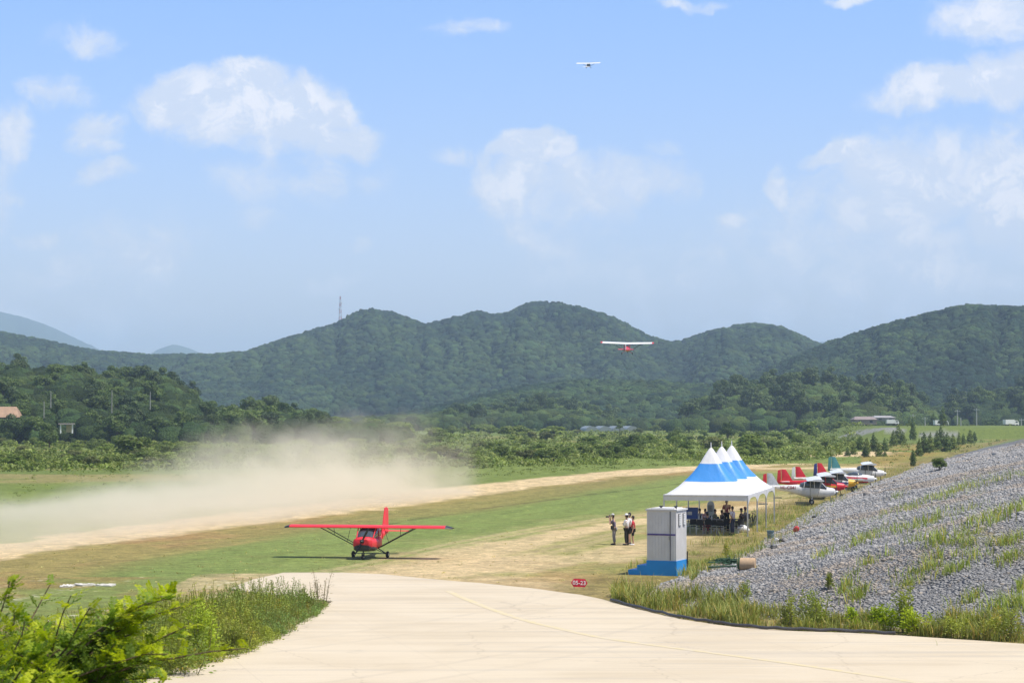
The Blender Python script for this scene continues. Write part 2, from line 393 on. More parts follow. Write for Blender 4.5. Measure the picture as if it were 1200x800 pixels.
    m = bpy.data.materials.new('ground'); m.use_nodes = True; t = N(m.node_tree); t.n.clear()
    a = t.add('ShaderNodeAttribute', attribute_name='tint'); g = t.add('ShaderNodeNewGeometry').outputs['Position']
    dgrass = t.noise(g, 9, 5, .7); dcoarse = t.noise(g, 1.3, 4, .6)
    grassy = t.mix(1, a.outputs['Color'], t.mix(t.ramp(dgrass, .25, .75), c4((.62, .64, .6)), c4((1.32, 1.3, 1.25))), 'MULTIPLY')
    dst = t.noise(t.vmath('MULTIPLY', g, (1, 1, 1)), 3.2, 6, .75)
    grassy = t.mix(1, grassy, t.mix(t.ramp(dst, .3, .7), c4((.74, .76, .72)), c4((1.26, 1.22, 1.2))), 'MULTIPLY')
    grassy = t.mix(1, grassy, t.mix(t.ramp(dcoarse, .3, .7), c4((.85, .87, .85)), c4((1.14, 1.12, 1.1))), 'MULTIPLY')
    vo = t.add('ShaderNodeTexVoronoi', i_Vector=g, i_Scale=7.5, i_Randomness=1.0)
    vo2 = t.add('ShaderNodeTexVoronoi', i_Vector=g, i_Scale=9)
    stc = t.mix(1, a.outputs['Color'], t.mix(t.ramp(t.add('ShaderNodeSeparateColor', i_0=vo.outputs['Color']).outputs[0], 0, 1, smooth=False), c4((.66, .67, .7)), c4((1.4, 1.39, 1.36))), 'MULTIPLY')
    stc = t.mix(t.ramp(vo.outputs['Distance'], .06, .12, 0, .35), stc, c4((.05, .05, .05)))
    col = t.mix(a.outputs['Alpha'], grassy, stc)
    b = t.add('ShaderNodeBsdfPrincipled', i_Roughness=.92); t.put(b.inputs['Base Color'], col); b.inputs['Specular IOR Level'].default_value = .15
    hg = t.math('MULTIPLY', dgrass, .05)
    hs = t.math('MULTIPLY', t.math('SUBTRACT', .1, vo.outputs['Distance']), .35)
    h = t.add('ShaderNodeMix', data_type='FLOAT'); t.put(h.inputs[0], a.outputs['Alpha']); t.put(h.inputs[2], hg); t.put(h.inputs[3], hs)
    bp = t.add('ShaderNodeBump', i_Strength=.9, i_Distance=1.0); t.put(bp.inputs['Height'], h.outputs[0]); t.put(b.inputs['Normal'], bp)
    t.add('ShaderNodeOutputMaterial', i_0=b)
    cc = np.concatenate([c, (grav * (1 - gm * .7))[:, None]], 1)
    o = mesh_np('ground', np.stack([x, y, z], 1), F, m, smooth=True, col=cc); tag(o, kind='structure')
build_ground()
# ------------------------------------------------------------------ concrete apron
def concrete():
    m = bpy.data.materials.new('concrete'); m.use_nodes = True; t = N(m.node_tree); t.n.clear()
    g = t.add('ShaderNodeNewGeometry').outputs['Position']
    st = t.vmath('MULTIPLY', g, (.12, .9, 1)); n1 = t.noise(st, 1.1, 6, .6); n2 = t.noise(g, 14, 5, .65); n3 = t.noise(g, .22, 3)
    st2 = t.vmath('MULTIPLY', g, (.05, 1.6, 1)); n4 = t.noise(st2, 1.0, 5, .7)
    col = t.mix(t.ramp(n1, .3, .7), c4((.50, .42, .30)), c4((.575, .49, .36)))
    col = t.mix(t.ramp(n3, .35, .65, 0, .5), col, c4((.61, .53, .40)))
    col = t.mix(t.ramp(n4, .50, .68, 0, .6), col, c4((.42, .375, .31)))
    col = t.mix(t.ramp(n2, .55, .8, 0, .3), col, c4((.42, .37, .30)))
    st3 = t.vmath('MULTIPLY', g, (.35, 2.2, 1)); n5 = t.noise(st3, .9, 6, .75); col = t.mix(t.ramp(n5, .56, .75, 0, .3), col, c4((.36, .33, .29)))
    n6 = t.noise(g, .5, 5, .7); col = t.mix(t.ramp(n6, .62, .74, 0, .35), col, c4((.38, .34, .28)))
    sp = t.add('ShaderNodeSeparateXYZ', i_0=g); ja = t.math('ADD', t.math('MULTIPLY', sp.outputs[0], .27), t.math('MULTIPLY', sp.outputs[1], -.963)); jb = t.math('ADD', t.math('MULTIPLY', sp.outputs[0], .963), t.math('MULTIPLY', sp.outputs[1], .27))
    for q_ in (ja, jb):
        fr = t.math('ABSOLUTE', t.math('SUBTRACT', t.math('FRACT', t.math('DIVIDE', q_, 5.5)), .5)); col = t.mix(t.ramp(fr, .0, .006, .16, 0), col, c4((.24, .21, .17)))
    for k_, (ax_, off_) in enumerate(((.13, 3.0), (.10, 4.9), (-.05, 9.5), (-.07, 11.3))):
        dd_ = t.math('ABSOLUTE', t.math('SUBTRACT', t.math('ADD', sp.outputs[0], t.math('MULTIPLY', t.math('POWER', t.math('SUBTRACT', sp.outputs[1], 90), 2), .012 + ax_ * .02)), off_)); col = t.mix(t.math('MULTIPLY', t.ramp(dd_, .08, .26, .13, 0), t.ramp(n1, .35, .6)), col, c4((.24, .22, .19)))
    cr = t.add('ShaderNodeTexVoronoi', feature='DISTANCE_TO_EDGE', i_Scale=.16, i_Vector=t.vmath('ADD', g, t.vmath('MULTIPLY', t.noise(g, 1.1, 5, .6, 'Color'), (1.3, 1.3, 0))))
    col = t.mix(t.ramp(cr.outputs['Distance'], .0, .006, .35, 0), col, c4((.25, .21, .16)))
    b = t.add('ShaderNodeBsdfPrincipled', i_Roughness=.85); t.put(b.inputs['Base Color'], col); b.inputs['Specular IOR Level'].default_value = .25
    bp = t.add('ShaderNodeBump', i_Strength=.3, i_Distance=.02, i_Height=n2); t.put(b.inputs['Normal'], bp)
    t.add('ShaderNodeOutputMaterial', i_0=b); return m
def smooth_poly(P, n=4):
    out = []; P = np.concatenate([P[:1] * 2 - P[1:2], P, P[-1:] * 2 - P[-2:-1]])
    k = len(P)
    for i in range(1, k - 2):
        p0, p1, p2, p3 = P[i - 1], P[i], P[i + 1], P[i + 2]
        for j in range(n):
            t = j / n
            out.append(.5 * (2 * p1 + (p2 - p0) * t + (2 * p0 - 5 * p1 + 4 * p2 - p3) * t * t + (3 * p1 - p0 - 3 * p2 + p3) * t ** 3))
    return np.array(out)
def build_road():
    P = ROAD; bm = bmesh.new()
    top = []
    for i, p in enumerate(P):
        q = P[(i + 1) % len(P)]; k = 5 if i < 17 or i > 23 else 1
        for j in range(k):
            w = p + (q - p) * j / k
            jit = .09 * (fbm(w[0] * 1.5, w[1] * 1.5, 5) - .5) * 2 if k > 1 else 0
            top.append(bm.verts.new((w[0] + jit, w[1] + jit, .06)))
    f = bm.faces.new(top); r = bmesh.ops.extrude_face_region(bm, geom=[f])
    for v in r['geom']:
        if isinstance(v, bmesh.types.BMVert): v.co.z = -.3
    bmesh.ops.recalc_face_normals(bm, faces=bm.faces)
    me = bpy.data.meshes.new('road'); bm.to_mesh(me); bm.free(); me.materials.append(concrete())
    o = bpy.data.objects.new('road', me); COL.objects.link(o); tag(o, kind='structure')
    m = bpy.data.materials.new('worn_yellow_paint'); m.use_nodes = True; t = N(m.node_tree); t.n.clear()
    g = t.add('ShaderNodeNewGeometry').outputs['Position']
    n = t.noise(g, 2.2, 6, .7)
    col = t.mix(t.ramp(n, .38, .66), c4((.59, .495, .28)), c4((.57, .49, .36)))
    b = t.add('ShaderNodeBsdfPrincipled', i_Roughness=.8); t.put(b.inputs['Base Color'], col); t.add('ShaderNodeOutputMaterial', i_0=b)
    pts = polyG([(525, 694), (545, 703), (575, 715), (610, 727), (650, 737), (700, 748), (760, 757), (850, 769), (930, 780), (1010, 792), (1100, 806), (1200, 824)])
    pts = smooth_poly(pts, 5)
    V = []; 
    for i, p in enumerate(pts):
        d = pts[min(i + 1, len(pts) - 1)] - pts[max(0, i - 1)]; d = d / np.linalg.norm(d); nn = np.array([-d[1], d[0]]) * .14
        V += [(p[0] + nn[0], p[1] + nn[1], .065), (p[0] - nn[0], p[1] - nn[1], .065)]
    F = [(2 * i, 2 * i + 1, 2 * i + 3, 2 * i + 2) for i in range(len(pts) - 1)]
    o = mesh_np('road_marking', V, F, m); tag(o, kind='structure')
    e = [G(*q) for q in [(716, 706.5), (760, 718), (800, 727), (845, 734)]]; e2 = [G(*q) for q in [(836, 733), (890, 739), (940, 741.5), (1000, 743.5), (1062, 747)]]
    for pts, lab in ((e, 'black drain hose curving along the concrete edge below the gravel roll'), (e2, 'black drain hose along the concrete edge beneath the bright green bushes')):
        mb = MB(); q = [(p[0] + .03 * math.sin(i * 3), p[1] + .1, .13 + .02 * math.sin(i * 2)) for i, p in enumerate(smooth_poly(np.array(pts), 5))]
        mb.tube(q, .05, 8); o = mb.build('drain_hose', pmat('hose_rubber', (.06, .06, .065), .6)); tag(o, lab, 'hose')
build_road()
# ================================================================== HILLS
def ico(sub):
    bm = bmesh.new(); bmesh.ops.create_icosphere(bm, subdivisions=sub, radius=1)
    V = np.array([v.co[:] for v in bm.verts]); F = np.array([[v.index for v in f.verts] for f in bm.faces]); bm.free(); return V, F
IV, IF = ico(2)
def crown_variants(k=6):
    out = []
    keep = np.all(IV[IF][:, :, 2] > -.75, axis=1); F = IF[keep]
    for s in range(k):
        r = np.random.default_rng(s); V = IV * (1 + r.uniform(-.24, .24, (len(IV), 1))); V[:, 2] *= r.uniform(.75, 1.05); out.append((V, F))
    return out
CV = crown_variants()
def merged_crowns(name, P, size, mat, tint, tall=1.0):
    Vs = []; Fs = []; Cs = []; off = 0
    which = RNG.integers(0, len(CV), len(P)); ang = RNG.uniform(0, 6.28, len(P))
    for k, (V, F) in enumerate(CV):
        idx = np.where(which == k)[0]
        if not len(idx): continue
        c, s = np.cos(ang[idx])[:, None], np.sin(ang[idx])[:, None]
        x = V[None, :, 0] * c - V[None, :, 1] * s; y = V[None, :, 0] * s + V[None, :, 1] * c; z = np.repeat(V[None, :, 2], len(idx), 0) * tall
        B = np.stack([x, y, z], -1) * size[idx][:, None, None] + P[idx][:, None, :]
        # lumpy: jitter each vertex a bit
        B += RNG.normal(0, .07, B.shape) * size[idx][:, None, None]
        Vs.append(B.reshape(-1, 3)); Fs.append((F[None] + (np.arange(len(idx)) * len(V))[:, None, None] + off).reshape(-1, 3)); off += len(idx) * len(V)
        Cs.append(np.repeat(tint[idx], len(V), 0))
    return mesh_np(name, np.concatenate(Vs), np.concatenate(Fs), mat, smooth=False, col=np.concatenate(Cs))
def forestmat(name, dark, light, bscale):
    m = bpy.data.materials.new(name); m.use_nodes = True; t = N(m.node_tree); t.n.clear()
    g = t.add('ShaderNodeNewGeometry').outputs['Position']; a = t.add('ShaderNodeAttribute', attribute_name='tint')
    big = t.noise(g, .006, 3); mid = t.noise(g, .05, 3); fine = t.noise(g, bscale, 3, .7)
    f = t.math('ADD', t.math('MULTIPLY', big, .5), t.math('MULTIPLY', mid, .5))
    col = t.mix(t.ramp(f, .42, .60), c4(dark), c4(light))
    col = t.mix(1, col, t.mix(t.ramp(fine, .3, .7), c4((.5, .56, .5)), c4((1.45, 1.42, 1.25))), 'MULTIPLY')
    col = t.mix(1, col, a.outputs['Color'], 'MULTIPLY')
    b = t.add('ShaderNodeBsdfPrincipled', i_Roughness=.8); t.put(b.inputs['Base Color'], col); b.inputs['Specular IOR Level'].default_value = .15
    bp = t.add('ShaderNodeBump', i_Strength=1.0, i_Distance=1.6, i_Height=fine); t.put(b.inputs['Normal'], bp)
    t.add('ShaderNodeOutputMaterial', i_0=b); return m
FM = forestmat('forest_cover', (.016, .036, .022), (.052, .086, .030), .9)
FM2 = forestmat('near_forest_cover', (.042, .072, .022), (.085, .125, .036), 1.6)
class Ridge:
    """a hill whose skyline matches given points; real distance, real height, rounded back"""
    def __init__(s, prof, d0, d1, crown, seed, gully=.22, power=.9, end0=0, end1=0):
        s.corr = None; s.p = np.array(prof, float); s.d0 = d0; s.d1 = d1; s.c = crown; s.seed = seed; s.g = gully; s.pw = power
        gx = np.linspace(s.p[0, 0], s.p[-1, 0], 500); gt = np.linspace(.1, 1.5, 60); A, B = np.meshgrid(gx, gt); V = s.pos(A.ravel(), B.ravel()); el = ((V[:, 2] - HC + s.c) / V[:, 1]).reshape(A.shape).max(0)
        te = (488 - np.interp(gx, s.p[:, 0], s.p[:, 1])) / FPX; s.cx = gx; s.corr = np.clip((te * s.d1 + HC - s.c) / np.maximum(el * s.d1 + HC - s.c, 1), .6, 1.15)
    def top(s, px):
        py = np.interp(px, s.p[:, 0], s.p[:, 1]); e = (488 - py) / FPX
        return HC + e * s.d1 * 1.0 - s.c
    def pos(s, px, t):
        """px: azimuth in photo pixels, t: 0 foot .. 1 ridge .. 2 back foot"""
        px = np.asarray(px, float); t = np.asarray(t, float)
        H = s.top(px)
        wob = fbm(px * .012, t * 1.5, s.seed) - .5
        D = s.d0 + (s.d1 - s.d0) * t + wob * (s.d1 - s.d0) * .25 * np.sin(np.clip(t, 0, 1) * np.pi)
        tt = np.where(t <= 1, t, 2 - t); prof = np.sin(np.clip(tt, 0, 1) * np.pi / 2) ** s.pw
        gn = fbm(px * .02 * (s.d1 / 1500), t * 2.2 + px * .004, s.seed + 5, 4) - .5
        g2 = fbm(px * .075, t * 4 + px * .01, s.seed + 9, 3) - .5
        z = H * prof * (1 + (s.g * 2 * gn + s.g * .3 * g2) * (1 - np.clip(tt, 0, 1) ** 3) * np.clip(tt * 4, 0, 1))
        x = (px - 600) / FPX * D
        if s.corr is not None: z = z * np.interp(px, s.cx, s.corr)
        return np.stack([x, D, np.where(tt <= 0, -2, z)], -1)
    def mesh(s, name, x0, x1, mat, nx=260, nt=60):
        px = np.linspace(x0, x1, nx); t = np.linspace(0, 2, nt); A, B = np.meshgrid(px, t)
        V = s.pos(A.ravel(), B.ravel()); V[:, 2] = np.where(V[:, 2] < -1.9, -3, V[:, 2]); i = np.arange(nx * nt).reshape(nt, nx)
        F = np.stack([i[:-1, :-1], i[:-1, 1:], i[1:, 1:], i[1:, :-1]], -1).reshape(-1, 4)
        o = mesh_np(name, V, F, mat, smooth=True, col=np.full((len(V), 3), .8)); tag(o, kind='structure'); return o
    def forest(s, name, x0, x1, n, size, mat, label, t0=.02, t1=1.12, tall=1.0, tintf=None):
        px = RNG.uniform(x0, x1, n); t = RNG.uniform(t0, t1, n)
        P = s.pos(px, t); ok = P[:, 2] > -1; P = P[ok]; k = len(P)
        sz = size * RNG.uniform(.5, 1.4, k); P[:, 2] += sz * .45
        b = RNG.uniform(.55, 1.45, k)[:, None]; hue = RNG.uniform(-.1, .1, k)[:, None]
        tint = np.concatenate([b * (1 + hue), b, b * (1 - hue)], 1)
        if tintf is not None: tint = tintf(P, tint)
        o = merged_crowns(name, P, sz, mat, tint, tall); tag(o, label, 'forest', kind='stuff'); return o
farm = pmat('far_mountain', (.05, .075, .035), .9, .2, .002)
far = Ridge([(-400, 380), (-150, 352), (-60, 357), (0, 365), (30, 372), (60, 383), (90, 397), (118, 410), (150, 424), (170, 418), (185, 409), (203, 403), (222, 408), (240, 416), (300, 430),
             (600, 440), (900, 420), (940, 402), (965, 400), (1000, 402), (1100, 410), (1400, 390), (1600, 400)], 7600, 9200, 0, 3, .1)
far.mesh('mountains', -400, 1600, farm, 400, 40)
main = Ridge([(-500, 380), (-200, 372), (0, 387), (50, 396), (110, 409), (180, 414), (250, 413), (290, 410), (330, 396), (370, 384), (395, 377), (410, 368), (430, 360), (460, 364), (485, 374), (500, 378),
              (540, 369), (560, 362), (575, 367), (598, 364), (610, 357), (625, 352), (650, 352), (690, 361), (720, 371), (745, 384), (760, 392), (785, 399), (800, 397), (830, 387), (860, 380), (885, 377),
              (915, 381), (940, 392), (960, 401), (1000, 420), (1200, 440), (1600, 440)], 1750, 2600, 7, 11, .3)
main.mesh('hills', -500, 1600, FM, 420, 70)
main.forest('forest', -60, 1010, 46000, 3.5, FM, 'dense bluish green woodland covering the long main ridge under the mast', .03, 1.1)
right = Ridge([(820, 470), (860, 447), (900, 432), (940, 414), (975, 400), (1020, 385), (1060, 374), (1100, 364), (1135, 357), (1200, 360), (1300, 352), (1500, 380), (1700, 400)], 1250, 1900, 5, 23, .28)
right.mesh('hills', 820, 1700, FM, 260, 60)
right.forest('forest', 830, 1290, 26000, 2.9, FM, 'dark green woodland covering the big rounded hill behind the poles', .03, 1.08, 1.15)
mid = Ridge([(430, 492), (480, 484), (560, 465), (600, 455), (680, 445), (760, 447), (830, 451), (880, 447), (960, 456), (1050, 480), (1100, 490)], 1150, 1500, 4, 35, .2)
mid.mesh('hills', 430, 1100, FM, 200, 40)
mid.forest('forest', 450, 1080, 9000, 3.0, FM, 'mid green woodland on the low ridge beneath the flying red plane', .03, 1.1)
leftw = Ridge([(-400, 425), (-100, 422), (0, 421), (20, 419), (45, 424), (75, 421), (88, 420), (110, 431), (150, 432), (185, 435), (196, 432), (215, 447), (235, 464), (262, 474), (290, 469), (330, 470), (380, 484), (440, 492), (500, 497)], 520, 730, 7.5, 41, .12, .8)
leftw.mesh('hills', -400, 500, FM2, 200, 40)
leftw.forest('forest', -120, 470, 2600, 2.9, FM2, 'dark green woodland on the hillock behind the dust cloud', .0, 1.1)
rightw = Ridge([(770, 499), (800, 489), (815, 468), (850, 452), (900, 443), (950, 441), (1000, 446), (1060, 452), (1085, 470), (1110, 484), (1130, 495)], 900, 1060, 9, 51, .1, .7)
rightw.mesh('hills', 770, 1130, FM2, 140, 30)
rightw.forest('forest', 785, 1090, 2000, 3.6, FM2, 'very dark woodland on the hillock above the tent and parked planes', .0, 1.1)
rightw2 = Ridge([(1050, 492), (1080, 478), (1120, 466), (1160, 458), (1200, 452), (1300, 450), (1500, 460)], 1000, 1150, 8, 57, .1, .7)
rightw2.mesh('hills', 1050, 1500, FM2, 120, 30)
rightw2.forest('forest', 1060, 1260, 1300, 3.6, FM2, 'dark woodland strip right behind the concrete poles', .0, 1.1)
midw = Ridge([(380, 489), (420, 486), (470, 484), (520, 483), (560, 478), (600, 474), (650, 470), (690, 480), (720, 488), (770, 490), (810, 497)], 1000, 1130, 7, 61, .1, .7)
midw.mesh('hills', 380, 810, FM2, 140, 24)
midw.forest('forest', 385, 790, 1500, 3.4, FM2, 'dark low woodland behind the shrubs in the middle of the valley', .0, 1.1)
# ================================================================== TREES AND SHRUBS
def leaf_cloud(rng, lobes, n, leaf, flat=0.0):
    """n leaf clumps (quads) on and in ellipsoid lobes [(c, r3)]; returns V,F,tint"""
    w = np.array([l[1][0] * l[1][1] for l in lobes]); which = rng.choice(len(lobes), n, p=w / w.sum())
    C = np.array([l[0] for l in lobes])[which]; R = np.array([l[1] for l in lobes])[which]
    d = rng.normal(size=(n, 3)); d /= np.linalg.norm(d, axis=1)[:, None]; d[:, 2] = np.where(d[:, 2] < -.5, -d[:, 2], d[:, 2])
    rr = rng.uniform(.72, 1.08, n)[:, None]; P = C + d * R * rr
    nrm = d + rng.normal(0, .55, (n, 3)) + np.array([0, 0, .35]); nrm /= np.linalg.norm(nrm, axis=1)[:, None]
    a = np.cross(nrm, rng.normal(size=(n, 3))); a /= np.linalg.norm(a, axis=1)[:, None]; b = np.cross(nrm, a)
    s = leaf * rng.uniform(.55, 1.25, n)[:, None]
    q = np.stack([P + a * s, P + b * s * .62 + nrm * s * .15, P - a * s, P - b * s * .62 + nrm * s * .1], 1).reshape(-1, 3)
    F = np.arange(n * 4).reshape(n, 4); lb = rng.uniform(.78, 1.22, len(lobes))[which] * rng.uniform(.8, 1.2, n)
    tint = np.repeat(np.stack([lb * rng.uniform(.92, 1.1, n), lb, lb * .9], 1), 4, 0)
    return q, F, tint
def lobes_for(rng, R, H0, H1, n, rl):
    """n lobes of radius ~rl in a crown of radius R between heights"""
    out = []
    for i in range(n):
        a = rng.uniform(0, 6.283); k = math.sqrt(rng.uniform(0, 1)); h = rng.uniform(0, 1)
        env = math.sqrt(max(0, 1 - (2 * h - .8) ** 2 / 1.6)); r = rl * rng.uniform(.7, 1.25)
        out.append(((math.cos(a) * k * (R - r * .7) * env, math.sin(a) * k * (R - r * .7) * env, H0 + r * .6 + h * (H1 - H0 - r * 1.3)), (r, r, r * .75)))
    return out
LM = {
 'dark': leafmat('foliage_dark', (.058, .10, .026), (.13, .19, .046), .25),
 'pine': leafmat('foliage_pine', (.042, .075, .026), (.095, .14, .042), .25, .1),
 'bright': leafmat('foliage_bright', (.11, .17, .025), (.21, .27, .055), .35),
 'mid': leafmat('foliage_mid', (.095, .145, .028), (.18, .23, .055), .35),
 'olive': leafmat('foliage_olive', (.09, .11, .035), (.17, .185, .06), .35),
}
BARK = pmat('bark', (.11, .08, .055), .9, .3, 8, bump=.4)
def tree_proto(name, seed, R, H, trunk, nl, rl, leaves, leaf, mat, conic=False):
    rng = np.random.default_rng(seed)
    if conic:
        lobes = []
        for i in range(nl):
            h = (i + .5) / nl; r = R * (1 - h) ** .75 * .8 + .15; a = i * 2.4
            lobes.append(((math.cos(a) * r * .3, math.sin(a) * r * .3, trunk + h * (H - trunk)), (r, r, (H - trunk) / nl * 1.3)))
    else: lobes = lobes_for(rng, R, trunk, H, nl, rl)
    V, F, T = leaf_cloud(rng, lobes, leaves, leaf)
    root = bpy.data.objects.new(name, None); COL.objects.link(root)
    mesh_np('crown', V, F, mat, col=T, parent=root)
    mb = MB(); mb.tube([(0, 0, -.4), (.05 * R, 0, trunk * .6), (.02, .05, trunk + (H - trunk) * .45)], [R * .075, R * .06, R * .03], 7)
    for i, l in enumerate(lobes[:6]):
        c = Vector(l[0]); mb.tube([(0, 0, trunk * .7 + i * .05 * H), c * .5 + Vector((0, 0, trunk * .45)), c], [R * .035, R * .025, R * .01], 5)
    mb.build('trunk', BARK, root)
    return root
PR = {}
def proto(kind, **k):
    PR.setdefault(kind, []).append([tree_proto(seed=s + len(kind) * 17, **k), False])
for s in range(4): proto('wood', name='broadleaf_tree', R=3.6, H=7.6, trunk=1.6, nl=22, rl=1.25, leaves=3000, leaf=.27, mat=LM['dark'])
for s in range(3): proto('pine', name='pine_tree', R=3.4, H=9, trunk=2.8, nl=20, rl=1.2, leaves=2600, leaf=.27, mat=LM['pine'])
for s in range(3): proto('shrub', name='willow_shrub', R=2.0, H=2.9, trunk=.25, nl=16, rl=.75, leaves=2200, leaf=.16, mat=LM['bright'])
for s in range(3): proto('shrubm', name='willow_shrub', R=2.0, H=2.9, trunk=.25, nl=16, rl=.75, leaves=2200, leaf=.16, mat=LM['mid'])
for s in range(2): proto('shrubo', name='willow_shrub', R=2.0, H=2.6, trunk=.2, nl=18, rl=.7, leaves=2200, leaf=.16, mat=LM['olive'])
for s in range(2): proto('fir', name='conifer', R=.95, H=4.2, trunk=.3, nl=10, rl=.5, leaves=1500, leaf=.14, mat=LM['mid' if s else 'dark'], conic=True)
for s in range(1): proto('poplar', name='columnar_tree', R=1.3, H=9, trunk=.5, nl=14, rl=.5, leaves=2200, leaf=.22, mat=LM['dark'], conic=False)
def plant(kind, loc, s, label, cat, group=None, sz=None):
    L = PR[kind]; i = random.randrange(len(L)); pr = L[i]
    if not pr[1]: o = pr[0]; pr[1] = True
    else: o = copy_tree(pr[0])
    o.location = loc; o.rotation_euler = (0, 0, random.uniform(0, 6.28)); f = sz or (1, 1, 1)
    o.scale = (s * f[0] * random.uniform(.9, 1.1), s * f[1] * random.uniform(.9, 1.1), s * f[2] * random.uniform(.88, 1.12))
    for k in ('label', 'category', 'group', 'kind'):
        if k in o: del o[k]
    tag(o, label, cat, group); return o
LANDM = {'left': [(-30, 'beyond the tan building'), (25, 'behind the tan building'), (55, 'by the two stacked poles'), (95, 'above the open hut'), (131, 'by the solitary pale pole'), (176, 'around the faint grey pole'), (225, 'where the hillock drops away'), (275, 'over the middle of the dust'), (330, 'above the broad bright bush'), (385, 'where the hillock runs out'), (430, 'at the low end above the dust peak')],
 'right': [(805, 'at its tapering end'), (835, 'above the tent peaks'), (870, 'above the pale wide bush'), (905, 'above the tails of the parked planes'), (945, 'above the bright round bush'), (985, 'behind the tall columnar trees'), (1020, 'above the farm buildings'), (1060, 'above the slender dark conifer')],
 'pole': [(1085, 'by the short thin pole'), (1104, 'by the second tallest pole'), (1124, 'by the thick grey pole'), (1145, 'by the tallest pole'), (1165, 'by the dark round tree'), (1190, 'above the white truck'), (1230, 'beyond the white truck')],
 'mid': [(525, 'past the end of the dust'), (570, 'under the second summit'), (620, 'under the highest summit'), (665, 'left of the plastic tunnels'), (700, 'above the plastic tunnels'), (740, 'by the slim columnar tree'), (775, 'towards the tent')],
 'belt': [(-30, 'before the tan building'), (25, 'left of the lone bright tree'), (58, 'beside the lone bright tree'), (95, 'under the open hut'), (155, 'beside the broad bush'), (210, 'by the small lime bush'), (255, 'above the dust, left half'), (300, 'above the middle of the dust'), (350, 'beside the broad bright bush'), (400, 'left of the dust peak'), (450, 'behind the dust peak'), (500, 'at the right edge of the dust'), (550, 'just clear of the dust'), (600, 'left of the dark round bush'), (640, 'around the dark round bush'), (685, 'below the plastic tunnels'), (726, 'by the slim columnar tree'), (765, 'right of the dark tree clump'), (800, 'left of the tent peaks'), (840, 'behind the tent peaks'), (880, 'by the pale wide bush'), (915, 'by the narrow dark trees'), (950, 'by the bright round bush'), (985, 'by the columnar trees')]}
def near_word(key, px): return min(LANDM[key], key=lambda q: abs(q[0] - px))[1]
def wood(R, n, x0, x1, kinds, s, label, group, t0=0, t1=1.05):
    k = 0; pts = []
    for _ in range(n * 30):
        if k >= n: break
        px = random.uniform(x0, x1); t = random.uniform(t0, t1)
        if R.top(px) < .5: continue
        p = R.pos(np.array([px]), np.array([t]))[0]
        if any((p[0] - q[0]) ** 2 + (p[1] - q[1]) ** 2 < (3.2 * s) ** 2 for q in pts): continue
        pts.append(p); kk = random.choice(kinds); sc = s * random.uniform(.75, 1.15)
        row = 'front-row' if t < .25 else 'mid-slope' if t < .7 else 'crest'; lab = f"{'small' if sc < s * .9 else 'large'} dark {row} {'leafy tree' if kk == 'wood' else 'pine'} in {label[1]}, {near_word(label[0], px)}"
        plant(kk, (p[0], p[1], max(p[2], 0) - .3), sc, lab, 'tree', lab.split(' ', 1)[1]); k += 1
L1 = ['left', 'left woodland']
wood(leftw, 130, -60, 440, ['wood', 'wood', 'pine'], 1.0, L1, ['leafy trees on the hillock behind the dust', 'pines on the hillock behind the dust'])
L2 = ['right', 'wood behind the planes']
wood(rightw, 70, 800, 1080, ['wood', 'pine', 'pine'], 1.5, L2, ['leafy trees on the hillock above the tent', 'pines on the hillock above the tent'])
L3 = ['pole', 'far right wood']
wood(rightw2, 32, 1085, 1240, ['wood', 'pine'], 1.5, L3, ['leafy trees behind the roadside poles', 'pines behind the roadside poles'])
L4 = ['mid', 'low valley wood']
wood(midw, 34, 510, 780, ['wood', 'wood', 'pine'], 1.4, L4, ['leafy trees in the valley wood', 'pines in the valley wood'])
# --- shrub belt: bottom edge and top edge of the belt, in photo columns
def shrub_xy(px, py):
    x, y = G(px, py); return x, y, terr1(x, y)
BOT = ([-60, 0, 150, 300, 450, 560, 700, 800, 900, 980, 1000], [548, 548, 550, 546, 545, 546, 541, 536, 541, 530, 520])
TOPB = ([-60, 200, 400, 600, 800, 1000], [512, 512, 508, 505, 505, 507])
pts = []; k = 0
while k < 235:
    px = random.uniform(-50, 990); b = np.interp(px, *BOT); tp = np.interp(px, *TOPB)
    py = tp + (b - tp) * random.random() ** .8
    if 925 < px and py > 515 and random.random() < .8: continue
    x, y, z = shrub_xy(px, py)
    if any((x - q[0]) ** 2 + ((y - q[1]) * .5) ** 2 < 5 for q in pts): continue
    pts.append((x, y)); kk = random.choices(['shrub', 'shrubm', 'shrubo'], [5, 4, 2])[0]
    s = random.uniform(.5, 1.15) * np.interp(y, [280, 500, 900], [.75, 1.0, 1.5])
    row = 'front-edge' if py > tp + (b - tp) * .7 else 'middle-row' if py > tp + (b - tp) * .35 else 'back-row'
    lab = f"{'large' if s > 1 else 'small' if s < .7 else 'middling'} {row} { {'shrub': 'bright green', 'shrubm': 'mid green', 'shrubo': 'olive'}[kk]} bush of the belt, {near_word('belt', px)}"
    plant(kk, (x, y, z - .1), s, lab, 'bush', 'bushes in the belt beyond the runway', (1.2, 1.2, .85)); k += 1
def single(kind, px, base, h_px, w_px, label, cat, Y=None, top=None):
    x, y = G(px, base); z = terr1(x, y)
    L = PR[kind][0][0]; H0 = {'wood': 7.6, 'pine': 9, 'shrub': 2.9, 'shrubm': 2.9, 'shrubo': 2.6, 'fir': 4.2, 'poplar': 9}[kind]; R0 = {'wood': 3.6, 'pine': 3.4, 'fir': .95, 'poplar': 1.3}.get(kind, 2.0)
    m = y / FPX; sh = h_px * m / H0; sw = w_px * m / (2 * R0)
    o = plant(kind, (x, y, z - .1), 1, label, cat); o.scale = (sw, sw, sh); return o
single('wood', 58, 527, 33, 26, 'tall bright dark-based tree standing alone before the left woodland', 'tree')
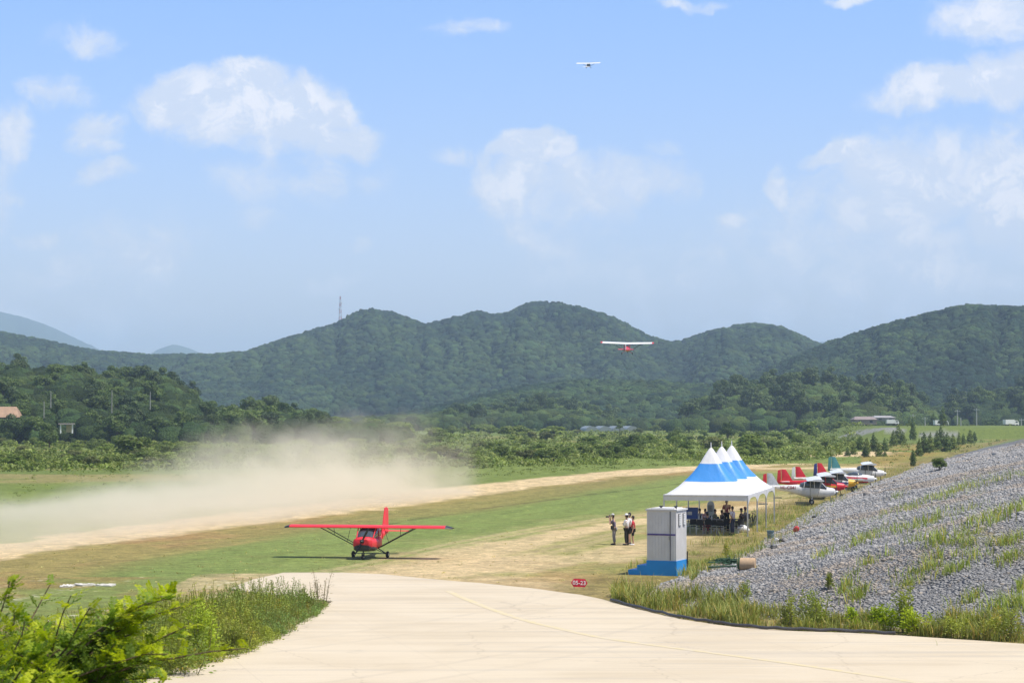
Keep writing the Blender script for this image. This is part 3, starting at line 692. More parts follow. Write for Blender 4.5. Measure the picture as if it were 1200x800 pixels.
single('poplar', 726, 513, 22, 10, 'slim dark columnar tree rising alone from the shrubs', 'tree')
single('wood', 700 + 40, 528, 20, 36, 'round dark tree clump just right of the slim columnar tree', 'tree')
single('wood', 790, 520, 18, 26, 'round dark tree left of the tent peaks, above the shrubs', 'tree')
single('wood', 853, 516, 22, 24, 'rounded dull green tree directly behind the tent peaks', 'tree')
single('shrub', 948, 513, 20, 28, 'bright round bush at the foot of the dark hillock', 'bush')
single('shrub', 878, 528, 22, 44, 'pale wide bush just right of the tent peaks', 'bush')
single('shrub', 935, 522, 14, 22, 'pale lime bush between the tent and the grey gravel bank', 'bush')
single('poplar', 985, 510, 26, 12, 'tall grey-green columnar tree left of the grey gravel patch', 'tree')
single('poplar', 972, 508, 14, 7, 'short grey-green columnar tree beside a taller one', 'tree')
single('shrubm', 155, 536, 26, 58, 'broad mid green bush behind the left part of the dust', 'bush')
single('shrub', 345, 512, 26, 70, 'broad bright green bush behind the dust, left of its peak', 'bush')
single('shrub', 200, 549, 16, 26, 'small bright lime bush above the dust on the left', 'bush')
single('shrubm', 300, 533, 12, 40, 'low dull bush above the middle of the dust', 'bush')
single('wood', 905, 528, 14, 10, 'narrow dark tree among the bushes right of the tent', 'tree')
single('wood', 928, 521, 13, 9, 'narrow dark sapling beside the pale lime bush', 'tree')
single('wood', 636, 541, 15, 26, 'dark round bush at the near edge of the shrub belt', 'bush')
single('shrubo', 835, 528, 18, 34, 'olive bush half hidden by the tent peaks', 'bush')
for i, (px, b, h) in enumerate([(484, 505, 13), (490, 505, 15), (497, 504, 14), (505, 505, 15), (512, 504, 13), (520, 505, 15), (528, 504, 12), (536, 505, 13)]):
    single('poplar', px, b, h, 6, f"slender pale tree {['first', 'second', 'third', 'fourth', 'fifth', 'sixth', 'seventh', 'last'][i]} from the left in the row beyond the dust peak", 'tree')['group'] = 'row of slender trees beyond the dust'
for q in [(290, 506, 20, 50, 'shrubm', 'broad dull bush behind the left half of the dust'), (392, 512, 24, 62, 'shrub', 'broad bright bush just left of the dust peak'), (432, 508, 20, 50, 'shrubm', 'wide green bush behind the dust peak'), (468, 512, 18, 40, 'shrub', 'bright bush peeping out above the dust peak'), (515, 515, 16, 40, 'shrubm', 'green bush where the dust ends'), (565, 508, 12, 36, 'shrub', 'flat bright bush right of the dust'), (600, 513, 15, 40, 'shrubm', 'round topped green bush below the second summit'), (650, 512, 13, 34, 'shrub', 'bright bush left of the plastic tunnels'), (110, 515, 16, 44, 'shrubm', 'spreading green bush right of the open hut'), (240, 512, 18, 40, 'wood', 'round tree at the foot of the left woodland above the dust'), (262, 500, 16, 26, 'wood', 'smaller round tree where the left woodland drops'), (312, 503, 18, 30, 'wood', 'round tree over the middle of the dust'), (420, 500, 14, 24, 'wood', 'low round tree beyond the dust peak')]:
    single(q[4], q[0], q[1], q[2], q[3], q[5], 'tree' if q[4] == 'wood' else 'bush')
# --- small conifers on the right
F_ = [(1000, 532, 14, 8), (1008, 528, 18, 10), (1016, 531, 18, 9), (1024, 530, 22, 10), (1030, 533, 16, 9), (1037, 528, 16, 8), (1047, 523, 18, 9), (1053, 520, 22, 12), (1058, 521, 16, 9), (1066, 513, 8, 6),
      (1077, 533, 20, 9), (1083, 531, 24, 11), (1090, 529, 22, 11), (1098, 527, 22, 10), (1103, 525, 26, 11), (1110, 529, 22, 11), (1117, 527, 18, 10), (1124, 522, 16, 6), (1129, 521, 13, 6), (1137, 519, 16, 9), (1142, 517, 12, 6), (1105, 514, 22, 10),
      (1094, 512, 14, 9), (1037, 534, 8, 6), (1014, 536, 14, 8), (993, 533, 10, 7), (1070, 547, 18, 6), (1070, 540, 14, 7)]
for i, (px, b, h, w) in enumerate(F_):
    o = single('fir', px, b, h, w * 1.15, f"{'tiny' if h < 12 else 'small' if h < 18 else 'taller'} {'narrow' if w < 8 else 'full'} young conifer, {'left group near the sandy patch' if px < 1025 else 'middle group' if px < 1062 else 'by the gravel toe' if b > 536 else 'clump at the slope foot' if px < 1112 else 'row leading to the embankment'}", 'conifer'); o['group'] = 'young conifers beside the gravel slope'
single('fir', 1070, 517, 26, 9, 'slender very dark conifer, tallest of the young stand below the poles', 'conifer')
single('wood', 1162, 507, 18, 20, 'dark round tree on the green embankment between the poles and the white truck', 'tree')
single('shrubm', 1101, 549 + 6, 13, 18, 'round green bush alone on the grey gravel slope', 'bush').location = hit(1101, 551)
# --- undergrowth stuff
def undergrowth(name, n, fn, smin, smax, mat, label, per=26):
    Vs = []; Fs = []; Ts = []; off = 0
    for i in range(n):
        x, y, z, s = fn(i)
        r = RNG.uniform(smin, smax) * s
        q, F, T = leaf_cloud(RNG, [((x, y, z + r * .25), (r, r, r * .65))], per, r * .28)
        Vs.append(q); Fs.append(F + off); Ts.append(T * RNG.uniform(.75, 1.25)); off += len(q)
    o = mesh_np(name, np.concatenate(Vs), np.concatenate(Fs), mat, col=np.concatenate(Ts)); tag(o, label, 'undergrowth', kind='stuff'); return o
def ug(i):
    px = random.uniform(-60, 1010); b = np.interp(px, *BOT) + 4; tp = np.interp(px, *TOPB) - 2
    py = tp + (b - tp) * random.random() ** .9; x, y, z = shrub_xy(px, py); return x, y, z, np.interp(y, [250, 500, 1200], [.8, 1.1, 2])
undergrowth('undergrowth', 3600, ug, .5, 1.3, leafmat('undergrowth_leaves', (.10, .155, .026), (.21, .25, .06), .06), 'low green scrub filling the belt beyond the runway')
def ug2(i):
    px = random.uniform(930, 1230); py = random.uniform(500, 530); x, y, z = shrub_xy(px, py)
    if sdf(TOE, np.array([x]), np.array([y]))[0] > 0: px = random.uniform(930, 1060); x, y, z = shrub_xy(px, py)
    return x, y, z, np.interp(y, [250, 500, 1200], [.6, .9, 1.6])
undergrowth('undergrowth', 700, ug2, .25, .9, leafmat('undergrowth_leaves', (0, 0, 0), (0, 0, 0)), 'patchy low scrub on the far right by the young conifers')
# ================================================================== GRASS AND WEEDS
def blades(P, H, lean=.35, wid=.012, segs=2, rng=RNG):
    """P (n,3) roots, H (n,) heights -> tapering bent blades"""
    n = len(P); a = rng.uniform(0, 6.283, n); d = np.stack([np.cos(a), np.sin(a), np.zeros(n)], 1); pr = np.stack([-d[:, 1], d[:, 0], d[:, 2]], 1)
    L = rng.uniform(.1, lean * 2, n)[:, None] * H[:, None]; up = np.array([0, 0, 1.0]); w = wid * (H[:, None] ** .5) * rng.uniform(.7, 1.4, n)[:, None]
    p1 = P + up * H[:, None] * .55 + d * L * .3; p2 = P + up * H[:, None] * rng.uniform(.85, 1, n)[:, None] + d * L
    V = np.stack([P - pr * w, P + pr * w, p1 + pr * w * .8, p1 - pr * w * .8, p2 + pr * w * .12, p2 - pr * w * .12], 1).reshape(-1, 3)
    b = np.arange(n) * 6
    F = np.concatenate([np.stack([b, b + 1, b + 2, b + 3], 1), np.stack([b + 3, b + 2, b + 4, b + 5], 1)])
    return V, F, 6
def bladeobj(name, P, H, C, mat, label, cat, lean=.35, wid=.012, parent=None):
    V, F, k = blades(P, H, lean, wid); o = mesh_np(name, V, F, mat, col=np.repeat(C, k, 0), parent=parent)
    if label: tag(o, label, cat, kind='stuff')
    return o
def meadow(i):
    if i % 3:
        px = random.uniform(-40, 830); lo = np.interp(px, [-40, 0, 250, 550, 830], [620, 612, 588, 560, 542]); hi = np.interp(px, *BOT) - 2; py = random.uniform(hi, lo)
    else: px = random.uniform(560, 1060); py = random.uniform(527, 545)
    x, y, z = shrub_xy(px, py); return x, y, z - .1, np.interp(y, [130, 300, 500], [.7, 1, 1.3])
undergrowth('meadow_grass', 2600, meadow, .12, .42, leafmat('meadow_leaves', (.13, .175, .035), (.24, .28, .075), .06), 'rough green meadow grass beyond the dirt strip', per=16)
def fieldtuft(i):
    px = random.uniform(-20, 900); py = 575 + (700 - 575) * random.random() ** .8; x, y = G(px, py)
    while sdf(ROAD, np.array([x]), np.array([y]))[0] > -.2: px = random.uniform(-20, 900); py = random.uniform(575, 700); x, y = G(px, py)
    return x, y, terr1(x, y) - .03, 1
undergrowth('field_grass', 800, fieldtuft, .04, .13, leafmat('field_tuft', (.24, .26, .08), (.42, .38, .16), .3), 'small tufts scattered over the mown field', per=12)
GRASS = leafmat('grass_blades', (.16, .20, .04), (.32, .35, .095), 1.2, .3)
WEED = leafmat('weed_leaves', (.19, .26, .05), (.34, .41, .09), 1.0, .3)
def tintn(n, dryf=0.0):
    b = RNG.uniform(.65, 1.3, n)[:, None]; t = np.concatenate([b, b, b * .95], 1)
    dry = RNG.uniform(0, 1, n) < dryf; t[dry] = t[dry] * np.array([1.7, 1.18, 1.35]); return t
U = lambda n, a=0, b=1: RNG.uniform(a, b, n)
def strip_pts(px0, px1, n, lo):
    px = U(n, px0, px1); y0 = np.interp(px, [715, 760, 800, 860, 930, 1000, 1100, 1200, 1260], [703, 716, 725, 734, 739, 741, 747, 754, 758])
    py = y0 - U(n) ** 1.3 * np.interp(px, [715, 760, 800, 900, 1000, 1080, 1130, 1200], lo)
    return hits(px, py, 50, 130, 120)
def clumpy(P, s=1.2, seed=0): return fbm(P[:, 0] * s, P[:, 1] * s, seed, 3)
P = strip_pts(716, 1240, 15000, [6, 26, 30, 26, 18, 12, 26, 34])
P = P[~((P[:, 0] < 7.4) & (P[:, 1] > 82.5))]; cl = clumpy(P, .9, 4); keep = RNG.uniform(0, 1, len(P)) < sst(cl, .3, .6) + .12; P = P[keep]; cl = cl[keep]
H = (.18 + .72 * sst(cl, .35, .75)) * RNG.uniform(.45, 1.1, len(P)); H *= np.where(P[:, 0] < 8.5, .9, .75)
bladeobj('grass', P, H, tintn(len(P), .22), GRASS, 'tall green grass between the concrete edge and the gravel slope', 'grass', .4, .02)
# along the toe of the slope towards the parked planes
n = 24000; tp_ = TOE[1:6][::-1]; t = .35 + U(n) ** 1.5 * 3.6; k = t.astype(int); f = (t - k)[:, None]; q = tp_[k] * (1 - f) + tp_[k + 1] * f
w = np.clip(RNG.normal(-.5, .8, n), -2.2, 1.2) * (1 + q[:, 1] / 200); x_ = q[:, 0] + .962 * w; y_ = q[:, 1] - .272 * w; P = np.stack([x_, y_, terr(x_, y_) - .02], 1); P = P[~((P[:, 0] < 7.3) & (P[:, 1] < 92))]; cl = clumpy(P, .6, 9); keep = RNG.uniform(0, 1, len(P)) < sst(cl, .25, .55) + .2; P = P[keep]; cl = cl[keep]
H = (.10 + .34 * sst(cl, .35, .75)) * RNG.uniform(.5, 1.2, len(P)); H *= np.where(P[:, 1] < 96, 1.25, 1); bladeobj('grass', P, H, tintn(len(P), .3), leafmat('dry_grass_blades', (.16, .22, .045), (.31, .36, .10), .5, .3), 'yellowing rough grass along the foot of the gravel slope beside the tent', 'grass', .4, .022)
# tufts on the slope
TUFTS = [(1030, 625, 55, 10, .5), (1085, 612, 50, 10, .5), (1075, 592, 40, 7, .6), (1120, 575, 45, 8, .6), (1160, 566, 40, 6, .6), (1195, 556, 30, 6, .5), (1155, 612, 35, 9, .7), (1190, 600, 30, 8, .7), (1065, 640, 40, 9, .6),
         (1110, 650, 45, 8, .6), (1085, 665, 35, 9, .5), (1170, 640, 40, 9, .6), (1130, 630, 30, 8, .4), (1052, 582, 14, 5, .6), (1040, 600, 16, 5, .4), (975, 618, 18, 5, .35), (1000, 640, 20, 6, .4), (965, 650, 14, 6, .5), (1185, 655, 35, 8, .5),
         (1010, 665, 18, 7, .5), (1190, 690, 30, 10, .7), (1150, 700, 40, 9, .6), (1170, 720, 45, 12, .8), (1060, 686, 30, 6, .4), (990, 690, 16, 8, .8), (1005, 700, 16, 8, .7), (935, 672, 14, 5, .5), (1138, 598, 20, 6, .4), (1100, 635, 18, 6, .7), (1020, 610, 18, 5, .4), (1120, 668, 26, 8, .5)]
QX = []; QY = []; H = []
for (px, py, rx, ry, h) in TUFTS:
    m_ = int(rx * ry * 1.1); qx = RNG.normal(px, rx * .45, m_); QX.append(qx); QY.append(RNG.normal(py, ry * .4, m_) - (qx - px) * .35); H.append(h * U(m_, .35, 1))
P = hits(np.concatenate(QX), np.concatenate(QY), 55, 400, 160); H = np.concatenate(H); ok = fbm(P[:, 0] * 1.3, P[:, 1] * 1.3, 77, 3) > .46; P = P[ok]; H = H[ok]
P = np.array(P); bladeobj('grass', P, np.array(H) * .85, tintn(len(P), .2), WEED, 'scattered green tufts growing through the gravel slope', 'grass', .5, .022)
# real stones on the nearer slope
def stones():
    V0, F0 = ico(1); n = 170000; P = []
    xs = RNG.uniform(4, 80, n * 5); ys = 62 + RNG.uniform(0, 1, n * 5) ** 1.7 * 230
    s = sdf(TOE, xs, ys); vis = (xs < ys * .27 + 2) & (s > .15) & (s < 24); xs, ys = xs[vis][:n], ys[vis][:n]; n = len(xs)
    z = terr(xs, ys); sz = RNG.lognormal(-3.45, .45, n) * np.interp(ys, [62, 90, 200, 300], [1, 1.15, 1.9, 2.6])
    B = V0[None] * RNG.uniform(.55, 1.2, (n, len(V0), 1)) * sz[:, None, None]
    B = B * np.stack([RNG.uniform(.8, 1.5, n), RNG.uniform(.8, 1.3, n), RNG.uniform(.5, .9, n)], 1)[:, None, :]
    a = RNG.uniform(0, 6.28, n); c, q = np.cos(a)[:, None], np.sin(a)[:, None]
    B = np.stack([B[..., 0] * c - B[..., 1] * q, B[..., 0] * q + B[..., 1] * c, B[..., 2]], -1) + np.stack([xs, ys, z + sz * .08], 1)[:, None]
    F = (F0[None] + (np.arange(n) * len(V0))[:, None, None]).reshape(-1, 3)
    b = (RNG.uniform(.86, 1.14, n) * (.88 + .24 * fbm(xs * .35, ys * .35, 88, 3)))[:, None]; st_ = sst(fbm(xs * .16, ys * .16, 89, 4), .54, .66)[:, None] * .7; t = b * (np.array([[1.02, 1.0, .97]]) * (1 - st_) + np.array([[1.12, .92, .7]]) * st_); w = RNG.uniform(0, 1, n) < .06; t[w] = b[w] * np.array([1.25, 1.08, .9])
    m = bpy.data.materials.new('grey_stone'); m.use_nodes = True; q = N(m.node_tree); q.n.clear()
    g = q.add('ShaderNodeNewGeometry').outputs['Position']; at_ = q.add('ShaderNodeAttribute', attribute_name='tint')
    cc = q.mix(1, q.mix(q.noise(g, 9, 5), c4((.27, .27, .273)), c4((.345, .344, .344))), at_.outputs['Color'], 'MULTIPLY')
    b = q.add('ShaderNodeBsdfPrincipled', i_Roughness=.85); q.put(b.inputs['Base Color'], cc); q.add('ShaderNodeOutputMaterial', i_0=b)
    o = mesh_np('gravel', B.reshape(-1, 3), F, m, col=np.repeat(t, len(V0), 0)); tag(o, 'loose grey crushed stone covering the slope', 'gravel', kind='stuff')
stones()
# ---- weed plants: stem + many small leaves
def weed_geo(base, h, nleaf, leaf, spread, rng, lean=None, droop=.2, top_bias=0.0):
    """one leafy stem; returns stem points and leaf quads"""
    base = np.array(base, float); lean = rng.normal(0, .14, 2) if lean is None else np.array(lean)
    k = np.linspace(0, 1, 5); st = base + np.stack([lean[0] * h * k ** 1.5, lean[1] * h * k ** 1.5, h * k * (1 - .1 * k)], 1)
    t = rng.uniform(.12, 1, nleaf) ** (1 - top_bias * .5); c = np.stack([np.interp(t, k, st[:, i]) for i in range(3)], 1)
    a = rng.uniform(0, 6.283, nleaf); el = rng.uniform(-droop, .9, nleaf); d = np.stack([np.cos(a) * np.cos(el), np.sin(a) * np.cos(el), np.sin(el)], 1)
    r = spread * (1.15 - t)[:, None] * rng.uniform(.1, 1, nleaf)[:, None]; c = c + d * r
    L = leaf * rng.uniform(.6, 1.2, nleaf)[:, None] * (1.15 - .45 * t[:, None]); s = np.cross(d, rng.normal(size=(nleaf, 3))); s /= np.linalg.norm(s, axis=1)[:, None]
    q = np.stack([c, c + d * L * .5 + s * L * .2, c + d * L, c + d * L * .5 - s * L * .2], 1).reshape(-1, 3)
    return st, q
def weeds_obj(name, roots, H, nleaf, leaf, spread, mat, label, cat, kind='stuff', parent=None, dry=.1, bright=1.0):
    Q = []; SV = []; SF = []; off = 0; T = []; RT = np.array(roots, float); pv = sst(fbm(RT[:, 0] * .45, RT[:, 1] * .45, 17, 3), .35, .65)
    for p, h, v_ in zip(roots, H, pv):
        st, q = weed_geo(p, h, nleaf, leaf, spread, RNG); Q.append(q)
        b = RNG.uniform(.75, 1.3) * bright; tt = np.array([b * (.8 + .45 * v_), b * (.9 + .2 * v_), b * (1.15 - .5 * v_)]) * (np.array([1.6, 1.1, 1.3]) if RNG.random() < dry else 1); T.append(np.tile(tt, (len(q), 1)) * RNG.uniform(.85, 1.15, (len(q) // 4, 1)).repeat(4, 0))
        w = .006; SV.append(np.concatenate([st + [w, 0, 0], st - [w, 0, 0]])); n = len(st)
        SF.append(np.array([[i, i + 1, n + i + 1, n + i] for i in range(n - 1)]) + off); off += 2 * n
    Q = np.concatenate(Q); SV = np.concatenate(SV); SF = np.concatenate(SF); T = np.concatenate(T)
    V = np.concatenate([Q, SV]); F = np.concatenate([np.arange(len(Q)).reshape(-1, 4), SF + len(Q)]); T = np.concatenate([T, np.full((len(SV), 3), .7) * [1.1, .9, .6]])
    o = mesh_np(name, V, F, mat, col=T, parent=parent)
    if label: tag(o, label, cat, kind=kind)
    return o
LB = polyG([(388, 710), (376, 720), (340, 744), (292, 768), (230, 786), (170, 800), (110, 830), (40, 850), (-160, 850), (-120, 790), (60, 760), (130, 745), (200, 728), (262, 716), (320, 711), (350, 707)])
def inLB(n):
    x = U(n * 4, LB[:, 0].min(), LB[:, 0].max()); y = U(n * 4, LB[:, 1].min(), LB[:, 1].max()); ok = sdf(LB, x, y) > 0; x, y = x[ok][:n], y[ok][:n]
    return np.stack([x, y, terr(x, y) - .02], 1)
P = inLB(2600); e = sdf(LB, P[:, 0], P[:, 1]); H = (.40 + 1.0 * sst(e, 0, 1.6)) * RNG.uniform(.6, 1.1, len(P)) * (.75 + .5 * clumpy(P, .5, 6))
weeds_obj('weeds', P, H, 46, .085, .2, WEED, 'dense leafy weeds left of the concrete apron', 'weeds', dry=.06)
P = inLB(16000); e = sdf(LB, P[:, 0], P[:, 1]); H = (.25 + .6 * sst(e, 0, 1.5)) * RNG.uniform(.4, 1.1, len(P))
bladeobj('grass', P, H, tintn(len(P), .25), GRASS, 'thin grass growing among the weeds left of the concrete', 'grass', .5, .014)
# bushier plants that stand out, each one a thing
def single_weed(px, py, h_px, w_px, label, cat, stems, bright=1.0, leaf=.1, mat=None, dry=.0, name='weed_plant', Y=None):
    p = hit(px, py, 50, 200) if Y is None else Vector(Y); m = p[1] / FPX; h = h_px * m; w = w_px * m / 2
    root = empty(name, p, label=label, cat=cat)
    roots = [(random.gauss(0, w * .35), random.gauss(0, w * .35), 0) for _ in range(stems)]
    weeds_obj('foliage', roots, [h * random.uniform(.65, 1.12) for _ in roots], 95, leaf * 1.15, w * .6, mat or WEED, None, None, parent=root, dry=dry, bright=bright)
    mb = MB()
    for r in roots[:8]: mb.tube([r, (r[0] * 1.3, r[1] * 1.3, h * .3), (r[0] * 1.6, r[1] * 1.6, h * .65)], [.014, .011, .006], 5)
    mb.build('stem', pmat('green_stem', (.16, .15, .06), .7), root); return root
BRI = leafmat('lime_leaves', (.27, .38, .02), (.44, .54, .05), 1.5, .35)
single_weed(1033, 738, 32, 34, 'bright lime bush at the concrete edge left of a tall plant', 'bush', 12, 1.0, .13, BRI)
single_weed(1062, 741, 58, 22, 'tall leafy plant with lime top standing before the gravel', 'plant', 7, .95, .15, WEED)
single_weed(1070, 744, 32, 26, 'lime bush at the right foot of the tall leafy plant', 'bush', 9, 1.0, .13, BRI)
single_weed(998, 736, 30, 14, 'small upright lime plant left of the round lime bush', 'plant', 5, 1.0, .12, BRI)
single_weed(955, 736, 46, 34, 'bushy mid green weed in front of the gravel slope', 'bush', 12, 1.0, .11, WEED)
single_weed(925, 736, 44, 22, 'darker leafy weed left of the bushy mid green one', 'bush', 8, .7, .1, WEED)
single_weed(973, 690, 24, 10, 'thin dark weed standing alone on the gravel', 'plant', 3, .6, .1, WEED)
single_weed(1120, 748, 26, 40, 'low spreading green weed on the concrete edge at the gravel corner', 'bush', 12, .85, .09, WEED)
single_weed(1175, 750, 40, 50, 'large mixed weed clump at the concrete edge beneath the slope', 'bush', 16, .85, .1, WEED, dry=.25)
single_weed(852, 655, 26, 14, 'yellowish weed behind the turf roll', 'plant', 5, 1.1, .09, WEED, dry=.3)
single_weed(872, 700, 20, 20, 'pale weed at the lower edge of the gravel under the roll', 'plant', 6, 1.1, .08, WEED, dry=.3)
STK = leafmat('seedy_stalks', (.13, .12, .05), (.25, .22, .10), 2, .2)
for i, (px, py, h, w, lab) in enumerate([(374, 712, 46, 30, 'spreading bare-stalked weed at the tip of the weed patch'), (322, 716, 40, 8, 'slim dark seed stalk rising from the middle of the weed patch'), (340, 718, 40, 8, 'seed stalk just left of the spreading bare-stalked weed'),
        (279, 718, 36, 8, 'dark seed stalk over the left half of the weed patch'), (350, 714, 30, 6, 'thin seed stalk nearest the spreading bare-stalked weed')]):
    single_weed(px, py, h, w, lab, 'weed', 6 if i == 0 else 2, .55, .05, STK if i == 0 else WEED)
single_weed(235, 776, 78, 54, 'yellow-green leafy bush rising highest in the weed patch', 'bush', 16, 1.1, .13, BRI if 0 else leafmat('yellowgreen_leaves', (.24, .33, .03), (.38, .46, .06), 1.2, .35))
single_weed(205, 792, 60, 70, 'grey-green straggly bush at the near end of the weed patch', 'bush', 16, .9, .11, WEED)
single_weed(278, 766, 44, 44, 'dark based green bush on the concrete edge of the weed patch', 'bush', 12, .8, .11, WEED)
# ---- near bush on the bank below the camera: pinnate leaves
def locust(loc, rng, nb, reach, h, label, matn, dirs, dens=1.0):
    root = empty('locust_bush', loc, label=label, cat='bush'); Q = []; T = []; mb = MB()
    for b in range(nb):
        az, el, L = dirs(b, rng); L *= reach
        d = np.array([math.cos(az) * math.cos(el), math.sin(az) * math.cos(el), math.sin(el)])
        k = np.linspace(0, 1, 9); side = rng.normal(0, .10, 3)
        pts = d * L * k[:, None] + side * L * (k ** 2)[:, None] + np.array([0, 0, -.12 * L]) * (k ** 3)[:, None]
        pts += rng.normal(0, .006, pts.shape) * L
        mb.tube([tuple(p) for p in pts], [.009 * (1 - .8 * q) + .0015 for q in k], 5)
        nl = int(20 * L / 1.0 * dens) + 4
        for j in range(nl):
            t = rng.uniform(.15, 1) if j else 1.0; c = np.array([np.interp(t, k, pts[:, i]) for i in range(3)])
            a = rng.uniform(0, 6.28); e = rng.uniform(-.5, .7); dd = np.array([math.cos(a) * math.cos(e), math.sin(a) * math.cos(e), math.sin(e)]) * .75 + d * .5; dd /= np.linalg.norm(dd)
            sd = np.cross(dd, [0, 0, 1]) + rng.normal(0, .2, 3); sd /= np.linalg.norm(sd); up = np.cross(sd, dd)
            ln = rng.uniform(.09, .20) * (1 - .3 * (t > .9)); npair = 8; new = t > .72 and rng.random() < .8
            tint = (np.array([2.3, 1.75, .7]) if new else np.array([1, 1, 1])) * rng.uniform(.7, 1.25)
            w = .0015; e_ = c + dd * ln + np.array([0, 0, -.15 * ln]); Q.append(np.array([c + sd * w, c - sd * w, e_ - sd * w, e_ + sd * w])); T.append(np.tile(tint, (4, 1)))
            for m in range(npair):
                f = (m + .8) / npair; p0 = c + dd * ln * f + np.array([0, 0, -.15 * ln * f * f])
                for sg in (1, -1):
                    ld = sd * sg + dd * .35 + up * rng.normal(-.15, .2); ld /= np.linalg.norm(ld); l2 = .034 * (1 - .35 * f) * rng.uniform(.85, 1.15); wd = np.cross(ld, up + rng.normal(0, .15, 3)); wd /= np.linalg.norm(wd); wd *= l2 * .3
                    Q.append(np.array([p0, p0 + ld * l2 * .5 + wd, p0 + ld * l2, p0 + ld * l2 * .5 - wd])); T.append(np.tile(tint, (4, 1)))
    Q = np.array(Q).reshape(-1, 3); mesh_np('foliage', Q, np.arange(len(Q)).reshape(-1, 4), matn, col=np.concatenate(T), parent=root)
    mb.build('branch', pmat('twig', (.13, .085, .05), .8), root); return root
LOC = leafmat('locust_leaves', (.11, .19, .016), (.25, .35, .035), 3, .42)
def dome(b, rng): return rng.uniform(0, 6.28), rng.uniform(.35, 1.45), rng.uniform(.6, 1.0)
def right_(b, rng): return rng.uniform(-.35, .35), rng.uniform(.45, .85), rng.uniform(.75, 1.05)
def tp(px, py, Y): p = at(px, py, Y); return p
lr = np.random.default_rng(5)
def ground_at(px, Y): x = (px - 600) / FPX * Y; return Vector((x, Y, terr1(x, Y)))
locust(ground_at(-25, 11.2), lr, 46, 1.02, 0, 'dense dark green bush filling the lower corner of the bank below the camera', LOC, dome, 1.5)
locust(ground_at(30, 12.6), lr, 44, .98, 0, 'bushy locust shrub with feathery leaves in the middle of the near bank', LOC, dome, 1.5)
locust(ground_at(88, 12.0), lr, 34, .86, 0, 'lower feathery shrub on the side of the near bank towards the concrete', LOC, dome, 1.8)
locust(ground_at(-5, 12.0) + Vector((0, 0, .15)), lr, 12, 1.42, 0, 'leaning branches with yellow-green tips reaching over the weed patch', LOC, right_, 1.8)
locust(ground_at(-35, 12.4), lr, 44, 1.32, 0, 'tallest dark shrub on the near bank, cut by the picture edge', LOC, dome, 1.3)
locust(ground_at(60, 10.6), lr, 36, .56, 0, 'small shaded shrub in front of the others on the near bank', LOC, dome, 2.0)
# ================================================================== AIRCRAFT
WHITE = pmat('white_paint', (.78, .78, .77), .3, .04, 3, coat=.3); RED = pmat('red_paint', (.62, .018, .03), .35, .08, 3, coat=.3)
REDP = pmat('bright_red_fabric', (.74, .03, .045), .45, .08, 2); BLACK = pmat('black_paint', (.02, .02, .022), .4)
TEAL = pmat('teal_paint', (.08, .26, .27), .4); YEL = pmat('yellow_paint', (.75, .42, .03), .4); NAVY = pmat('navy_paint', (.03, .05, .22), .4)
GREYF = pmat('grey_paint', (.45, .47, .49), .5); METAL = pmat('brushed_metal', (.55, .56, .58), .35, metal=.8); RUB = pmat('black_rubber', (.03, .03, .033), .7)
GLASS = pmat('dark_glass', (.06, .075, .09), .06, .1, 3, spec=.8); DARKRED = pmat('maroon_paint', (.32, .03, .05), .4)
def rring(x, zc, hw, hh, e=2.6, n=16, taper=1.0):
    out = []
    for j in range(n):
        a = 2 * math.pi * (j + .5) / n; c, s = math.cos(a), math.sin(a)
        y = hw * math.copysign(abs(c) ** (2 / e), c); z = hh * math.copysign(abs(s) ** (2 / e), s)
        if z > 0: y *= 1 - (1 - taper) * z / hh
        out.append((x, y, zc + z))
    return out
def wing_mesh(mb, x0, y0, z0, c0, x1, y1, z1, c1, th=.12, m=0, n=6):
    prof = [(0, 0), (.03, .45), (.15, .85), (.35, 1), (.65, .7), (.9, .25), (1, 0), (.8, -.08), (.4, -.22), (.1, -.28)]
    rings = []
    for i in range(n + 1):
        f = i / n; c = c0 + (c1 - c0) * f
        rings.append([(x0 + (x1 - x0) * f - u * c, y0 + (y1 - y0) * f, z0 + (z1 - z0) * f + v * th * c) for u, v in prof])
    mb.loft(rings, m)
def fin_mesh(mb, pts, th=.05, m=0):
    """vertical plate outline (x,z) with rounded thickness"""
    c = (sum(p[0] for p in pts) / len(pts), sum(p[1] for p in pts) / len(pts))
    rings = []
    for y, k in ((-th / 2, .9), (-th / 4, 1), (th / 4, 1), (th / 2, .9)): rings.append([(c[0] + (p[0] - c[0]) * k, y, c[1] + (p[1] - c[1]) * k) for p in pts])
    mb.loft(rings, m)
def text(name, s, size, loc, rot, mat, parent, ext=.004, align='CENTER', shear=0):
    cu = bpy.data.curves.new(name, 'FONT'); cu.body = s; cu.size = size; cu.extrude = ext; cu.align_x = align; cu.align_y = 'CENTER'; cu.shear = shear; cu.offset = size * .012
    cu.materials.append(mat); tmp = bpy.data.objects.new('tmp', cu); COL.objects.link(tmp); dg = bpy.context.evaluated_depsgraph_get(); me = bpy.data.meshes.new_from_object(tmp.evaluated_get(dg)); bpy.data.objects.remove(tmp)
    if not me.materials: me.materials.append(mat)
    o = bpy.data.objects.new(name, me); COL.objects.link(o); o.parent = parent; o.location = loc; o.rotation_euler = rot; return o
